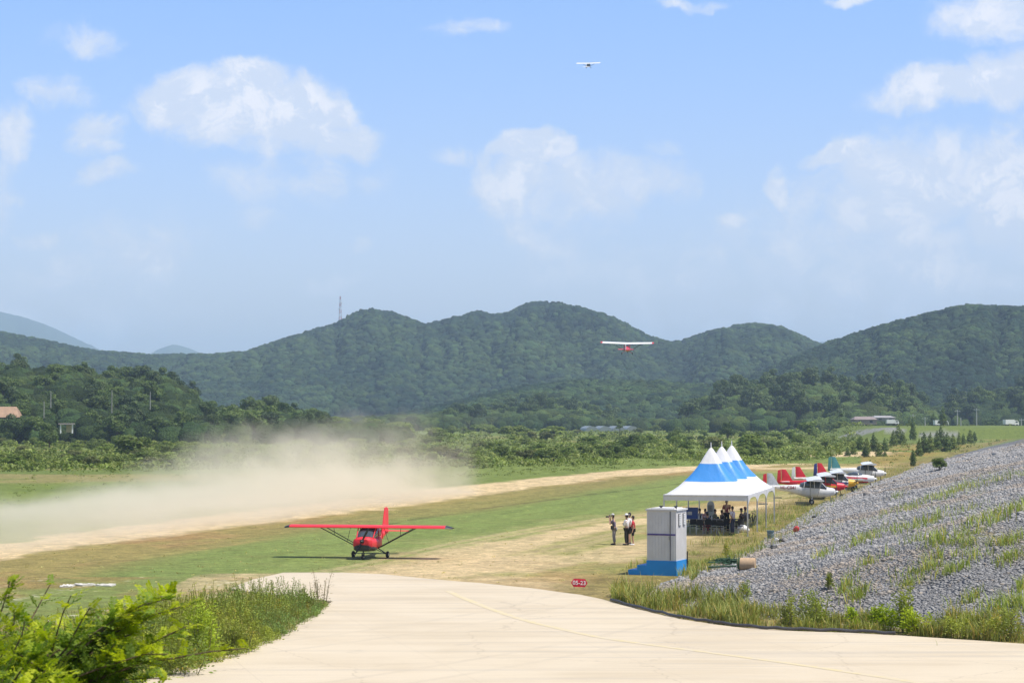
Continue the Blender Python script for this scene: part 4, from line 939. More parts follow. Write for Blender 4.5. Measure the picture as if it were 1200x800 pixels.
def aircraft(name, label, group, loc, rz, style='cabin', body=WHITE, wingm=WHITE, tip=None, finm=None, fin2=None, nose=None, glass=GLASS, span=9.2, s=1.0, reg=None, regm=None, belly=None, strutm=BLACK, pitch=0, roll=0, chord=1.3, stripe=None, finh=2.45, tailm=None):
    """local frame: nose towards +X, wheels on z=0"""
    R = empty(name, loc, 0, label=label, cat='light aircraft', group=group)
    R.rotation_euler = (roll, pitch, rz); R.scale = (s, s, s)
    finm = finm or body; nose = nose or body; low = style == 'low'; wz = 1.86 if not low else .72
    if low: sec = [(1.72, .95, .10, .12), (1.62, .95, .30, .28), (1.1, .95, .42, .38), (.5, .98, .50, .42), (-.4, 1.0, .5, .42), (-1.2, 1.05, .36, .34), (-2.4, 1.12, .2, .22), (-3.9, 1.22, .06, .12)]
    elif style == 'pod': sec = [(1.55, .98, .36, .24), (1.45, .96, .50, .36), (1.0, .92, .54, .42), (.2, .88, .55, .42), (-.6, .90, .52, .42), (-1.3, 1.05, .30, .34), (-2.4, 1.22, .16, .2), (-3.9, 1.34, .06, .1)]
    else: sec = [(1.72, 1.0, .12, .12), (1.6, 1.0, .32, .27), (1.0, .98, .46, .40), (.4, .98, .54, .46), (-.5, 1.02, .54, .48), (-1.3, 1.15, .36, .42), (-2.2, 1.26, .2, .26), (-3.9, 1.36, .07, .13)]
    mb = MB(); mats = [body, nose, belly or body]
    def mi(i, j):
        if i < 2: return 1
        a = 2 * math.pi * (j + 1) / 16
        return 2 if math.sin(a) < -.55 and i < 5 else 0
    mb.loft([rring(*q, e=3.2 if style == 'pod' else 2.5) for q in sec], mi); mb.build('fuselage', mats, R)
    if style == 'pod':
        mb = MB(); mb.loft([rring(1.6, .72, .40, .16, 3), rring(1.3, .68, .52, .2, 3), rring(.6, .62, .53, .18, 3)], 0); mb.build('radiator_cowl', BLACK, R)
    # cabin / canopy glass
    mb = MB()
    if low: mb.loft([rring(.75, 1.2, .05, .03), rring(.45, 1.28, .36, .2), rring(-.1, 1.33, .42, .3), rring(-.7, 1.3, .38, .24), rring(-1.25, 1.22, .15, .1)], 0)
    else: mb.loft([rring(1.02, 1.22, .40, .14, 3), rring(.72, 1.38, .47, .28, 3, taper=.9), rring(.42, 1.48, .49, .38, 3, taper=.88), rring(-.5, 1.5, .49, .36, 3, taper=.9), rring(-1.1, 1.42, .36, .26, 3)], 0)
    mb.build('canopy', glass, R)
    if not low:
        for sy in (-1, 1):
            mb = MB(); mb.tube([(1.0, .43 * sy, 1.28), (.5, .46 * sy, 1.84)], .028, 6); mb.tube([(.05, .52 * sy, 1.0), (.0, .47 * sy, 1.86)], .026, 6); mb.tube([(-.85, .50 * sy, 1.1), (-.75, .44 * sy, 1.8)], .03, 6); mb.build('door_frame', body, R)
    # wings
    for sy in (-1, 1):
        mb = MB(); hs = span / 2; tipy = hs * .93 if tip else hs
        r0 = .0 if not low else .4
        cx = .72 if not low else .55; dih = .0 if style == 'pod' else .12 if not low else .28
        wing_mesh(mb, cx, r0 * sy, wz, chord, cx - .03, tipy * sy, wz + dih, chord * .94); mb.build('wing', wingm, R)
        if tip:
            mb = MB(); wing_mesh(mb, cx - .03, tipy * sy + .004 * sy, wz + dih, chord * .945, cx - .25, hs * sy, wz + dih - (.05 if style == 'pod' else -.03), chord * .6, n=2); mb.build('wing_tip', tip, R)
        if not low:
            mb = MB(); a = (.25, .50 * sy, .62); b1 = (.55, hs * .56 * sy, wz - .02 + dih * .5); b2 = (-.35, hs * .56 * sy, wz - .02 + dih * .5)
            mb.tube([a, b1], .026, 6); mb.tube([(-.3, .5 * sy, .62), b2], .024, 6)
            mid_ = Vector(a).lerp(Vector(b1), .62); mb.tube([mid_, (.5, hs * .40 * sy, wz - .01)], .014, 5); mb.tube([Vector(a).lerp(Vector(b1), .3), (.5, hs * .2 * sy, wz - .01)], .012, 5)
            mb.build('wing_strut', strutm, R)
    # tail
    mb = MB(); wing_mesh(mb, -3.1, -1.3, 1.42, .6, -3.0, 0, 1.42, .85, th=.06); wing_mesh(mb, -3.0, 0, 1.42, .85, -3.1, 1.3, 1.42, .6, th=.06); mb.build('tailplane', tailm or (wingm if not low else body), R)
    mb = MB(); fin_mesh(mb, [(-2.7, 1.38), (-3.35, finh), (-3.75, finh + .03), (-3.72, 1.3)], .07); mb.build('fin', finm, R)
    mb = MB(); fin_mesh(mb, [(-3.76, 1.2), (-3.79, finh + .02), (-4.05, finh - .08), (-4.15, 1.25)], .06); mb.build('rudder', fin2 or finm, R)
    # gear
    for sy in (-1, 1):
        mb = MB(); mb.tube([(-.15, .35 * sy, .62), (-.2, .85 * sy, .24)], .03, 6); mb.tube([(.25, .3 * sy, .58), (-.2, .85 * sy, .22)], .02, 6) if style == 'pod' else None; mb.build('gear_leg', strutm if style == 'pod' else body, R)
        mb = MB(); mb.disc((-.2, .9 * sy, .2), (0, 1, 0), .2, .13, 18, bev=.035); w = mb.build('wheel', RUB, R)
        mb = MB(); mb.disc((-.2, .9 * sy, .2), (0, 1, 0), .09, .136, 12); mb.build('hub', METAL, w)
    mb = MB(); mb.tube([(1.25, 0, .75), (1.38, 0, .2)], .032, 6); mb.tube([(1.38, .07, .2), (1.36, .07, .42), (1.36, -.07, .42), (1.38, -.07, .2)], .015, 5); mb.build('nose_leg', strutm, R)
    mb = MB(); mb.disc((1.38, 0, .17), (0, 1, 0), .17, .1, 18, bev=.03); w = mb.build('wheel', RUB, R)
    mb = MB(); mb.disc((1.38, 0, .17), (0, 1, 0), .075, .106, 12); mb.build('hub', METAL, w)
    # propeller
    px = sec[0][0]; pz = sec[0][1] + (.12 if style == 'pod' else 0)
    mb = MB(); mb.loft([[(px + d, r * math.cos(6.283 * j / 12), pz + r * math.sin(6.283 * j / 12)) for j in range(12)] for d, r in ((0, .11), (.12, .1), (.2, .05), (.23, .008))]); P_ = mb.build('spinner', BLACK if style == 'pod' else nose, R)
    nb = 3 if style != 'pod' else 2; a0 = random.uniform(0, 2) if style != 'pod' else 1.15
    for b in range(nb):
        a = a0 + b * 6.283 / nb; ca, sa = math.cos(a), math.sin(a); rings = []
        for r, w, tw in ((.08, .045, .9), (.3, .06, .6), (.6, .055, .35), (.85, .03, .2)):
            rg = []
            for (u, v) in ((-1, 0), (0, .2), (1, 0), (0, -.2)):
                lu = u * w * math.cos(tw); lx = u * w * math.sin(tw) + v * w; rg.append((px + .07 + lx, r * ca - lu * sa, pz + r * sa + lu * ca))
            rings.append(rg)
        mb = MB(); mb.loft(rings); mb.build('propeller_blade', BLACK, P_)
    if stripe:
        for sy in (-1, 1):
            mb = MB(); pts = [(1.0, .40), (.4, .50), (-.5, .51), (-1.3, .335), (-2.4, .17)]; top = []; 
            for (x, y) in pts: top.append((x, y))
            rr = [[(x, (y + .06) * sy, 1.0 + .05 * (1 - x) + .07), (x, (y + .07) * sy, 1.0 + .05 * (1 - x) - .07), (x, (y - .04) * sy, 1.0 + .05 * (1 - x) - .07), (x, (y - .04) * sy, 1.0 + .05 * (1 - x) + .07)] for x, y in top]
            mb.loft(rr); mb.build('stripe', stripe, R)
    if reg:
        text('registration', reg, .34, (-2.05, -.265, 1.32), (math.pi / 2, 0, -.13), regm or DARKRED, R, .02)
        text('registration', reg, .34, (-2.05, .265, 1.32), (math.pi / 2, 0, math.pi + .13), regm or DARKRED, R, .02)
    return R
x, y = G(433, 653.5)
aircraft('light_aircraft', 'bright red high-wing ultralight with black wing tips standing alone on the green strip', None, (x, y, terr1(x, y) + .01), math.atan2(-.985, -.17), 'pod', REDP, REDP, tip=BLACK, finm=REDP, nose=REDP, span=8.75, s=.97, belly=BLACK, finh=2.85, chord=1.25).scale = (.97, .97, .82)
x, y = G(955, 590.5)
PG = 'light aircraft parked in a row beside the gravel slope'
def parked(px, py, rz, **k):
    x, y = G(px, py); return aircraft('light_aircraft', loc=(x, y, terr1(x, y)), rz=rz, group=PG, **k)
parked(954, 590, -.12, label='white high-wing plane nearest the tent with maroon lettering on its tail boom', body=WHITE, wingm=WHITE, finm=GREYF, fin2=RED, reg='HL-C041', strutm=GREYF, span=9, s=1.0)
parked(967, 583, -.10, label='red-tailed plane mostly hidden behind the white high-wing plane nearest the tent', body=RED, wingm=WHITE, finm=RED, nose=RED, span=9, stripe=YEL)
parked(981, 578, -.12, label='yellow-nosed plane with a white and red tail and multi-coloured cowling', body=WHITE, wingm=WHITE, finm=RED, fin2=WHITE, nose=YEL, belly=YEL, span=9, stripe=NAVY)
parked(1004, 573, -.12, label='low white and red plane with a dark bubble canopy and red-blue fin', style='low', body=WHITE, belly=RED, nose=WHITE, wingm=WHITE, finm=RED, fin2=NAVY, span=8.6, stripe=RED)
parked(1017, 566.5, -.12, label='farthest parked plane, white with a large teal tail fin', body=WHITE, wingm=WHITE, finm=TEAL, fin2=TEAL, span=9.2, finh=2.7)
p = at(735, 409, 350); aircraft('light_aircraft', 'white-winged plane with red wing tips climbing in front of the wooded hills', None, (p[0], p[1], p[2] - .9), math.pi / 2 - .13, body=RED, wingm=WHITE, tip=RED, finm=WHITE, nose=RED, belly=RED, span=9.1, pitch=-.19, tailm=RED, roll=.02)
p = at(690, 76.5, 770); aircraft('light_aircraft', 'tiny white-winged plane with dark fuselage high in the open sky', None, (p[0], p[1], p[2] - 1.2), math.pi / 2 - .3, body=BLACK, wingm=WHITE, finm=WHITE, span=9.2, pitch=-.42, roll=.03)
# ================================================================== TENT
def tent():
    x, y = 13.8, 120.0; a = rad(-13.2)                                   # near right corner; local +Y runs along the row
    R = empty('marquee_tent', (x, y, terr1(x, y)), a, label='white and blue marquee with three pointed peaks on thin metal posts', cat='tent')
    Wt = bpy.data.materials.new('tent_white'); Bt = None
    def tm(name, col, tr):
        m = bpy.data.materials.new(name); m.use_nodes = True; t = N(m.node_tree); t.n.clear(); tc = t.add('ShaderNodeTexCoord').outputs['Object']
        nz = t.noise(tc, 1.3, 5); c = t.mix(t.ramp(nz, .3, .7), c4([q * .94 for q in col]), c4(col))
        b = t.add('ShaderNodeBsdfPrincipled', i_Roughness=.42); t.put(b.inputs['Base Color'], c)
        bp = t.add('ShaderNodeBump', i_Strength=.5, i_Distance=.06, i_Height=t.noise(t.vmath('MULTIPLY', tc, (1, 1, .35)), 2.3, 3)); t.put(b.inputs['Normal'], bp)
        ts = t.add('ShaderNodeBsdfTranslucent', i_Color=c); mx = t.add('ShaderNodeMixShader', i_0=tr, i_1=b.outputs[0], i_2=ts.outputs[0]); t.add('ShaderNodeOutputMaterial', i_0=mx); return m
    WT = tm('tent_white_fabric', (.84, .84, .85), .16); BT = tm('tent_blue_fabric', (.06, .30, .76), .12)
    prof = [(2.5, 0), (2.3, .14), (2.04, .31), (1.78, .50), (1.5, .78), (1.26, 1.02), (1.04, 1.28), (.84, 1.54), (.65, 1.82), (.54, 2.01), (.40, 2.27), (.25, 2.50), (.12, 2.68), (.05, 2.75)]
    n = 40; EZ = 2.38
    for k in range(3):
        cx, cy = -2.5, 2.5 + 5.0 * k; rings = []
        for i, (h, z) in enumerate(prof):
            q = (i / (len(prof) - 1)) ** .6; e = 12 * (1 - q) + 2 * q; ring = []
            for j in range(n):
                t = 2 * math.pi * j / n + math.pi / 4; c, s = math.cos(t), math.sin(t); r = h / (abs(c) ** e + abs(s) ** e) ** (1 / e)
                crease = 1 + .012 * math.cos(8 * t) * (i > 0); ring.append((cx + c * r * crease, cy + s * r * crease, EZ + z - .05 * abs(math.cos(2 * t)) * (1 - q) * (i > 0)))
            rings.append(ring)
        mb = MB(); mb.loft(rings, lambda i, j: 1 if 4 <= i < 8 else 0, cap=False); mb.build('canopy', [WT, BT], R, angle=60)
        mb = MB(); mb.tube([(cx, cy, EZ + 2.5), (cx, cy, EZ + 3.08)], [.05, .022], 8); mb.build('finial', WHITE, R)
    # valance: scalloped between the posts
    def val(p0, p1):
        m = 24; mb = MB(); top = []; bot = []
        for i in range(m + 1):
            f = i / m; p = Vector(p0).lerp(Vector(p1), f); arch = (abs(2 * f - 1)) ** 3.2; d = .16 + .44 * arch
            top.append((p[0], p[1], EZ + .03)); bot.append((p[0], p[1], EZ - d))
        nn = (Vector(p1) - Vector(p0)).cross(Vector((0, 0, 1))).normalized() * .006
        for off in (1, -1): pass
        A = mb.addv([Vector(q) + nn for q in top]); B = mb.addv([Vector(q) + nn for q in bot]); C_ = mb.addv([Vector(q) - nn for q in top]); D = mb.addv([Vector(q) - nn for q in bot])
        for i in range(m): mb.face((A + i, A + i + 1, B + i + 1, B + i)); mb.face((C_ + i, D + i, D + i + 1, C_ + i + 1)); mb.face((B + i, B + i + 1, D + i + 1, D + i))
        mb.build('valance', WT, R)
    def flat(p0, p1):
        mb = MB(); c = (Vector(p0) + Vector(p1)) / 2; d = Vector(p1) - Vector(p0)
        mb.box((c[0], c[1], EZ - .14), (abs(d[0]) + .012, abs(d[1]) + .012, .34)); mb.build('valance', WT, R)
    flat((-5, 0), (0, 0)); flat((-5, 15), (0, 15))
    for k in range(3): val((0, 5 * k, 0), (0, 5 * k + 5, 0)); val((-5, 5 * k, 0), (-5, 5 * k + 5, 0))
    for px_ in (-4.97, -.03):
        for k in range(4):
            mb = MB(); mb.tube([(px_, 5 * k + (.03 if k == 0 else -.03 if k == 3 else 0), 0), (px_, 5 * k + (.03 if k == 0 else -.03 if k == 3 else 0), EZ)], .045, 8); mb.box((px_, 5 * k, .01), (.18, .18, .02)); mb.build('post', METAL, R)
    for k in range(4):
        mb = MB(); mb.tube([(-4.95, 5 * k + .0, EZ - .03), (-.05, 5 * k, EZ - .03)], .03, 6); mb.build('crossbar', METAL, R)
    return R
TENT = tent()
def tloc(u, v):       # metres left of the right edge, metres back from the front
    a = rad(-13.2); x = 13.8 + (-u) * math.cos(a) - v * math.sin(a); y = 120 + (-u) * math.sin(a) + v * math.cos(a)
    return Vector((x, y, terr1(x, y)))
# ================================================================== PEOPLE
SKIN = pmat('skin', (.42, .25, .17), .55); HAIR = pmat('black_hair', (.018, .015, .014), .6)
def skin_obj(name, joints, edges, rads, mat, parent, sub=1):
    me = bpy.data.meshes.new(name); me.from_pydata([tuple(j) for j in joints], edges, []); o = bpy.data.objects.new(name, me); COL.objects.link(o)
    md = o.modifiers.new('s', 'SKIN'); md.use_smooth_shade = True
    for i, r in enumerate(rads):
        sv = me.skin_vertices[0].data[i]; sv.radius = (r, r) if not isinstance(r, tuple) else r; sv.use_root = i == 0
    o.modifiers.new('u', 'SUBSURF').levels = sub
    o.modifiers['u'].render_levels = sub
    dg = bpy.context.evaluated_depsgraph_get(); me2 = bpy.data.meshes.new_from_object(o.evaluated_get(dg)); o.modifiers.clear(); o.data = me2
    me2.materials.clear(); me2.materials.append(mat)
    for p in me2.polygons: p.use_smooth = True
    o.parent = parent; return o
def person(loc, face, label, shirt, pants, pose='stand', shorts=False, hat=None, hair=HAIR, shoes=None, h=1.7, group=None, sleeves='short', arms=None, bend=0):
    """face: world angle the person looks to; local front = +X"""
    R = empty('person', loc, face, label=label, cat='person', group=group); k = h / 1.7; R.scale = (k, k, k)
    sit = pose == 'sit'; hz = .50 if sit else .92; dx = 0
    hip = Vector((0, 0, hz)); ch = Vector((bend * .3, 0, hz + .33)); nk = Vector((bend * .5, 0, hz + .52)); hd = Vector((bend * .62 + .02, 0, hz + .68))
    J = [hip, hip.lerp(ch, .5), ch, nk, hd + Vector((0, 0, -.06)), hd + Vector((0, 0, .045))]; Rr = [(.13, .10), (.125, .095), (.15, .105), .055, .075, .07]
    E = [(0, 1), (1, 2), (2, 3), (3, 4), (4, 5)]; legs = {}; armp = {}
    for sy in (-1, 1):
        hp = Vector((0, .09 * sy, hz - .04))
        if sit: kn = Vector((.42, .12 * sy, .48)); an = Vector((.40, .12 * sy, .08)); toe = Vector((.56, .13 * sy, .04))
        else: kn = Vector((.03, .10 * sy, .48)); an = Vector((-.01, .105 * sy, .09)); toe = Vector((.14, .13 * sy, .035))
        b = len(J); J += [hp, kn, kn.lerp(an, .3), an, toe]; Rr += [.088, .062, .058, .038, .032]; E += [(0, b), (b, b + 1), (b + 1, b + 2), (b + 2, b + 3), (b + 3, b + 4)]; legs[sy] = (hp, kn, an, toe)
        sh = ch + Vector((0, .185 * sy, .10)); pz = arms or ('lap' if sit else 'down')
        if isinstance(pz, dict): pz = pz[sy]
        if pz == 'down': el = sh + Vector((-.03, .05 * sy, -.28)); wr = el + Vector((.06, .01 * sy, -.24)); ft = Vector((.02, 0, -.09))
        elif pz == 'camera': el = sh + Vector((.17, .06 * sy, -.2)); wr = hd + Vector((.18, .07 * sy, -.03)); ft = Vector((.03, -.02 * sy, .06))
        elif pz == 'fold': el = sh + Vector((.06, .06 * sy, -.27)); wr = ch + Vector((.2, -.06 * sy, -.06)); ft = Vector((.02, -.08 * sy, 0))
        else: el = sh + Vector((.06, .05 * sy, -.27)); wr = el + Vector((.23, -.06 * sy, -.04)); ft = Vector((.08, 0, -.01))
        b = len(J); J += [sh, el, wr, wr + ft * .6, wr + ft * 1.15]; Rr += [.058, .043, .03, .038, .018]; E += [(2, b), (b, b + 1), (b + 1, b + 2), (b + 2, b + 3), (b + 3, b + 4)]; armp[sy] = (sh, el, wr)
        for q in range(3):
            b2 = len(J); off = Vector((.012 * (q - 1), .012 * sy * (q - 1), 0)); J += [wr + ft * 1.1 + off * 1.6]; Rr += [.009]; E += [(b + 3, b2)]
    body = skin_obj('body', J, E, Rr, SKIN, R, 1)
    mb = MB(); mb.blob(hd + Vector((.075, 0, -.01)), (.022, .013, .02), 6, 5)
    for sy in (-1, 1): mb.blob(hd + Vector((.0, .077 * sy, -.01)), (.018, .01, .03), 6, 5)
    mb.build('face', SKIN, R)
    for sy in (-1, 1): mb = MB(); mb.blob(hd + Vector((.068, .028 * sy, .012)), (.010, .012, .008), 6, 4); mb.build('eye', BLACK, R)
    # shirt
    Js = [hip + Vector((0, 0, -.03)), hip.lerp(ch, .5), ch, nk + Vector((0, 0, -.05))]; Rs = [(.15, .12), (.145, .112), (.172, .125), .075]; Es = [(0, 1), (1, 2), (2, 3)]
    for sy in (-1, 1):
        sh, el, wr = armp[sy]; b = len(Js); e_ = sh.lerp(el, .75); Js += [sh, e_]; Rs += [.075, .065]; Es += [(2, b), (b, b + 1)]
        if sleeves == 'long': Js += [el, el.lerp(wr, .9)]; Rs += [.056, .044]; Es += [(b + 1, b + 2), (b + 2, b + 3)]
    skin_obj('shirt', Js, Es, Rs, shirt, R, 1)
    Jp = [hip + Vector((0, 0, .02))]; Rp = [(.142, .118)]; Ep = []
    for sy in (-1, 1):
        hp, kn, an, toe = legs[sy]; b = len(Jp)
        if shorts: Jp += [hp, hp.lerp(kn, .92)]; Rp += [.105, .088]; Ep += [(0, b), (b, b + 1)]
        else: Jp += [hp, kn, an + Vector((0, 0, .03))]; Rp += [.103, .078, .062]; Ep += [(0, b), (b, b + 1), (b + 1, b + 2)]
    skin_obj('shorts' if shorts else 'trousers', Jp, Ep, Rp, pants, R, 1)
    for sy in (-1, 1):
        hp, kn, an, toe = legs[sy]; mb = MB(); c = (an + toe) / 2; mb.blob((c[0] + .0, c[1], .045), (.14, .05, .05), 10, 6); mb.build('shoe', shoes or BLACK, R)
    mb = MB(); mb.blob(hd + Vector((-.018, 0, .035)), (.088, .085, .088), 12, 8); mb.blob(hd + Vector((-.045, 0, -.03)), (.055, .078, .07), 10, 6); mb.build('hair', hair, R)
    if hat:
        mb = MB(); mb.blob(hd + Vector((-.005, 0, .085)), (.098, .092, .07), 14, 8); kind = hat[1]
        if kind == 'sun': mb.disc(hd + Vector((0, 0, .07)), (.12, 0, 1), .19, .02, 20)
        else: mb.loft([[(hd[0] + .06 + a, hd[1] + b_, hd[2] + .075 + c) for a, b_, c in ((0, -.07, 0), (.1, -.05, -.01), (.13, 0, -.012), (.1, .05, -.01), (0, .07, 0))], [(hd[0] + .06 + a, hd[1] + b_, hd[2] + .088 + c) for a, b_, c in ((0, -.07, 0), (.1, -.05, -.01), (.13, 0, -.012), (.1, .05, -.01), (0, .07, 0))]])
        mb.build('hat', hat[0], R)
    R['hd'] = list(hd); return R
def cm(n, c, r=.85): return pmat('cloth_' + n, c, r, .12, 5)
def PL(px, py): x, y = G(px, py); return Vector((x, y, terr1(x, y)))
SHW = cm('white', (.72, .72, .74)); SHN = cm('navy', (.03, .04, .09)); BLK = cm('black', (.018, .018, .02)); GRY = cm('grey', (.22, .21, .23)); PURP = cm('dusk', (.14, .12, .19)); CRED = cm('red', (.55, .04, .06))
MAR = cm('maroon', (.26, .04, .05)); LAV = cm('lavender', (.55, .54, .68)); TAN = cm('tan', (.45, .36, .22)); OL = cm('olive', (.10, .11, .07)); LG = cm('light_grey', (.5, .5, .5)); PINK = cm('pink', (.5, .25, .28))
p1 = PL(720, 638); person(p1, math.pi - .25, 'person in grey cap and dusky vest holding a camera up to the eye, standing leftmost', PURP, GRY, hat=(LG, 'cap'), arms='camera', sleeves='short', h=1.66, bend=.12)
c = Vector(p1) + Vector((-.26, .06, 1.53)); E0 = empty('camera', c, math.pi - .25, label='black camera held up by the person in the grey cap', cat='camera')
mb = MB(); mb.box((0, 0, 0), (.08, .15, .11)); mb.box((-.01, 0, .07), (.05, .06, .04)); mb.build('camera_body', BLACK, E0); mb = MB(); mb.tube([(.04, 0, 0), (.16, 0, 0), (.2, 0, 0)], [.042, .042, .05], 12); mb.build('lens', BLACK, E0)
c = Vector(p1) + Vector((-.12, -.2, .95)); E0 = empty('shoulder_bag', c, .3, label='small black bag hanging at the hip of the person in the grey cap', cat='bag')
mb = MB(); mb.box((0, 0, 0), (.12, .22, .2)); mb.build('bag_body', BLK, E0, smooth=False); mb = MB(); mb.tube([(0, -.1, .1), (.04, -.02, .4), (.1, .06, .52)], .012, 5); mb.build('strap', BLK, E0)
person(PL(734.5, 638.5), math.pi - .5, 'person in broad white sun hat and white shirt, middle of the field', SHW, BLK, hat=(SHW, 'sun'), sleeves='long', h=1.68, arms='fold')
person(PL(738, 637), math.pi - .3, 'bare-headed person in white shirt and dark shorts just behind the white sun hat', SHW, BLK, shorts=True, h=1.72)
person(PL(742, 638.5), math.pi - .1, 'person in red sleeveless top, black shorts and white shoes beside two in white', CRED, BLK, shorts=True, shoes=SHW, h=1.6)
# tent crowd
def TP(px, py): x, y = G(px, py); return Vector((x, y, terr1(x, y)))
person(TP(858.5, 626.3), 2.6, 'standing person in pale lavender shirt and navy trousers at the front of the marquee', LAV, SHN, h=1.68)
person(TP(851.5, 619.5), -1.2, 'tallest person in maroon shirt standing under the marquee', MAR, BLK, h=1.82)
def chair(loc, rz, label=None, group='dark folding chairs under the marquee', m=None):
    R = empty('folding_chair', loc, rz, label=label or 'dark folding chair under the marquee', cat='chair', group=group); m = m or BLK
    mb = MB(); mb.box((.02, 0, .45), (.42, .42, .04)); mb.build('seat', m, R)
    mb = MB(); mb.box((-.22, 0, .72), (.03, .42, .34)); mb.build('backrest', m, R)
    for sx, sy in ((1, 1), (1, -1), (-1, 1), (-1, -1)):
        mb = MB(); mb.tube([(-.2 * sx, .19 * sy, .44), (.2 * sx, .19 * sy, 0)], .013, 5) if sx > 0 else mb.tube([(-.23, .19 * sy, .9), (-.2, .19 * sy, .44), (-.22, .19 * sy, 0)], .013, 5); mb.build('leg', METAL, R)
    return R
CH0 = None; chairs = []
def put_chair(loc, rz, label=None):
    global CH0
    if CH0 is None: CH0 = chair(loc, rz); o = CH0
    else: o = copy_tree(CH0); o.location = loc; o.rotation_euler = (0, 0, rz)
    o['label'] = label or 'empty dark folding chair under the marquee'
    return o
sit = [(846, 622, .2, 'seated person in black with a tan sun hat under the marquee', BLK, BLK, (TAN, 'sun')), (838, 620.5, -.4, 'seated dark-haired person in olive beside the grey cooling tower', OL, BLK, None),
       (869, 620, 2.7, 'seated person in dark shirt and dark cap near the right posts', BLK, OL, (BLK, 'cap')), (873.5, 618, 2.8, 'seated person in grey with maroon cap, rightmost under the marquee', GRY, BLK, (MAR, 'cap')),
       (826.5, 620, -.9, 'seated person in pink shirt left of the grey cooling tower', PINK, BLK, None), (829, 625, 1.7, 'person with navy cap bent over the table, seen from behind', SHN, MAR, (SHN, 'cap')), (820, 619.5, -1.2, 'seated person in white behind the left table', LG, BLK, None)]
for px, py, fz, lab, s_, p_, ht in sit:
    q = TP(px, py); fw = Vector((math.cos(fz), math.sin(fz), 0)); person(q, fz, lab, s_, p_, 'sit', hat=ht, h=1.7); put_chair(q - fw * .02, fz, 'dark folding chair carrying the ' + lab.replace('under the marquee', '').strip(' ,'))
for px, py, fz in ((812, 625, 1.6), (820, 626, 1.5), (837, 626, 1.7), (844, 626.5, 1.4), (866, 625, 2.0), (808, 619, -1.5), (852, 624.5, 1.3)): put_chair(TP(px, py), fz)
def table(loc, rz, label, L=1.8, cloth=None):
    R = empty('folding_table', loc, rz, label=label, cat='table'); mb = MB(); mb.box((0, 0, .73), (L, .7, .035)); mb.build('tabletop', cloth or LG, R, smooth=False)
    for sx in (-1, 1):
        for sy in (-1, 1): mb = MB(); mb.tube([(sx * (L / 2 - .15), sy * .28, .71), (sx * (L / 2 - .12), sy * .3, 0)], .016, 6); mb.build('leg', METAL, R)
table(TP(812, 622), -.2, 'folding table carrying the blue cabinet at the left end of the marquee'); table(TP(831, 622.5), -.2, 'folding table in the middle of the marquee with bottles on it', cloth=GRY); table(TP(849, 622), -.2, 'folding table in front of the person in tan hat', 1.5, cloth=BLK)
q = TP(811, 621.5); B0 = empty('cabinet', (q[0], q[1], q[2] + .749), -.2, label='blue box cabinet with a pale label standing on the left table', cat='cabinet')
BLU = pmat('blue_plastic', (.02, .06, .25), .4); mb = MB(); mb.box((0, 0, .34), (.74, .4, .68)); mb.build('housing', BLU, B0, smooth=False); mb = MB(); mb.box((-.12, -.206, .33), (.28, .01, .2)); mb.build('label_plate', LG, B0, smooth=False); mb = MB(); mb.box((0, -.203, .65), (.74, .012, .05)); mb.build('lid_rim', NAVY, B0, smooth=False)
q = TP(833, 617); T0 = empty('cooling_tower', q, -.3, label='tall grey round-topped air cooler standing among seated people', cat='air cooler')
mb = MB(); prof = [[(sx * .21, sy * .2, z) for sx, sy in ((1, 1), (-1, 1), (-1, -1), (1, -1))] for z in (.08, .9)]
ring = lambda z, w, d: [(w * math.copysign(abs(math.cos(a)) ** .6, math.cos(a)), d * math.copysign(abs(math.sin(a)) ** .6, math.sin(a)), z) for a in [2 * math.pi * i / 16 for i in range(16)]]
mb.loft([ring(.06, .2, .2), ring(.1, .23, .2), ring(1.35, .23, .2), ring(1.52, .2, .18), ring(1.62, .12, .12), ring(1.65, .03, .03)]); mb.build('housing', GREYF, T0)
mb = MB(); [mb.box((0, -.205, 1.0 + .06 * i), (.3, .02, .025)) for i in range(7)]; mb.build('grille', BLACK, T0, smooth=False)
for sx in (-1, 1): mb = MB(); mb.disc((sx * .15, 0, .04), (0, 1, 0), .04, .04, 10); mb.build('caster', RUB, T0)
# things on the tables
for i, (px, py, dz) in enumerate([(819, 622.3, 0), (822.5, 622, 0), (826, 622.5, 0), (828.5, 622, 0), (834, 622.4, 0), (846, 622, 0), (848, 621.8, 0)]):
    q = TP(px, py); mb = MB(); mb.loft([[(r * math.cos(6.283 * j / 10), r * math.sin(6.283 * j / 10), z) for j in range(10)] for z, r in ((0, .035), (.15, .035), (.19, .014), (.22, .014))])
    o = mb.build('bottle', pmat('bottle_white', (.7, .72, .75), .25)); o.location = (q[0], q[1], q[2] + .749); tag(o, 'pale drink bottle standing on a table under the marquee', 'bottle', 'drink bottles on the tables')
q = TP(870, 623.5); mb = MB(); mb.blob((0, 0, .22), (.34, .26, .24), 12, 8); mb.blob((.25, .05, .14), (.2, .18, .15), 10, 6); mb.blob((-.05, 0, .45), (.07, .06, .08), 8, 5)
o = mb.build('plastic_bag', pmat('bag_white', (.75, .75, .76), .5, bump=.8)); o.location = q; tag(o, 'bulging white plastic bag on the ground by the right posts of the marquee', 'bag')
q = TP(861, 624.5); mb = MB(); mb.box((0, 0, .12), (.5, .35, .24)); mb.box((0, 0, .25), (.53, .38, .04)); o = mb.build('cool_box', pmat('cool_box_grey', (.4, .42, .42), .5), smooth=False); o.location = q; tag(o, 'low grey cool box right of the lavender shirt under the marquee', 'box')
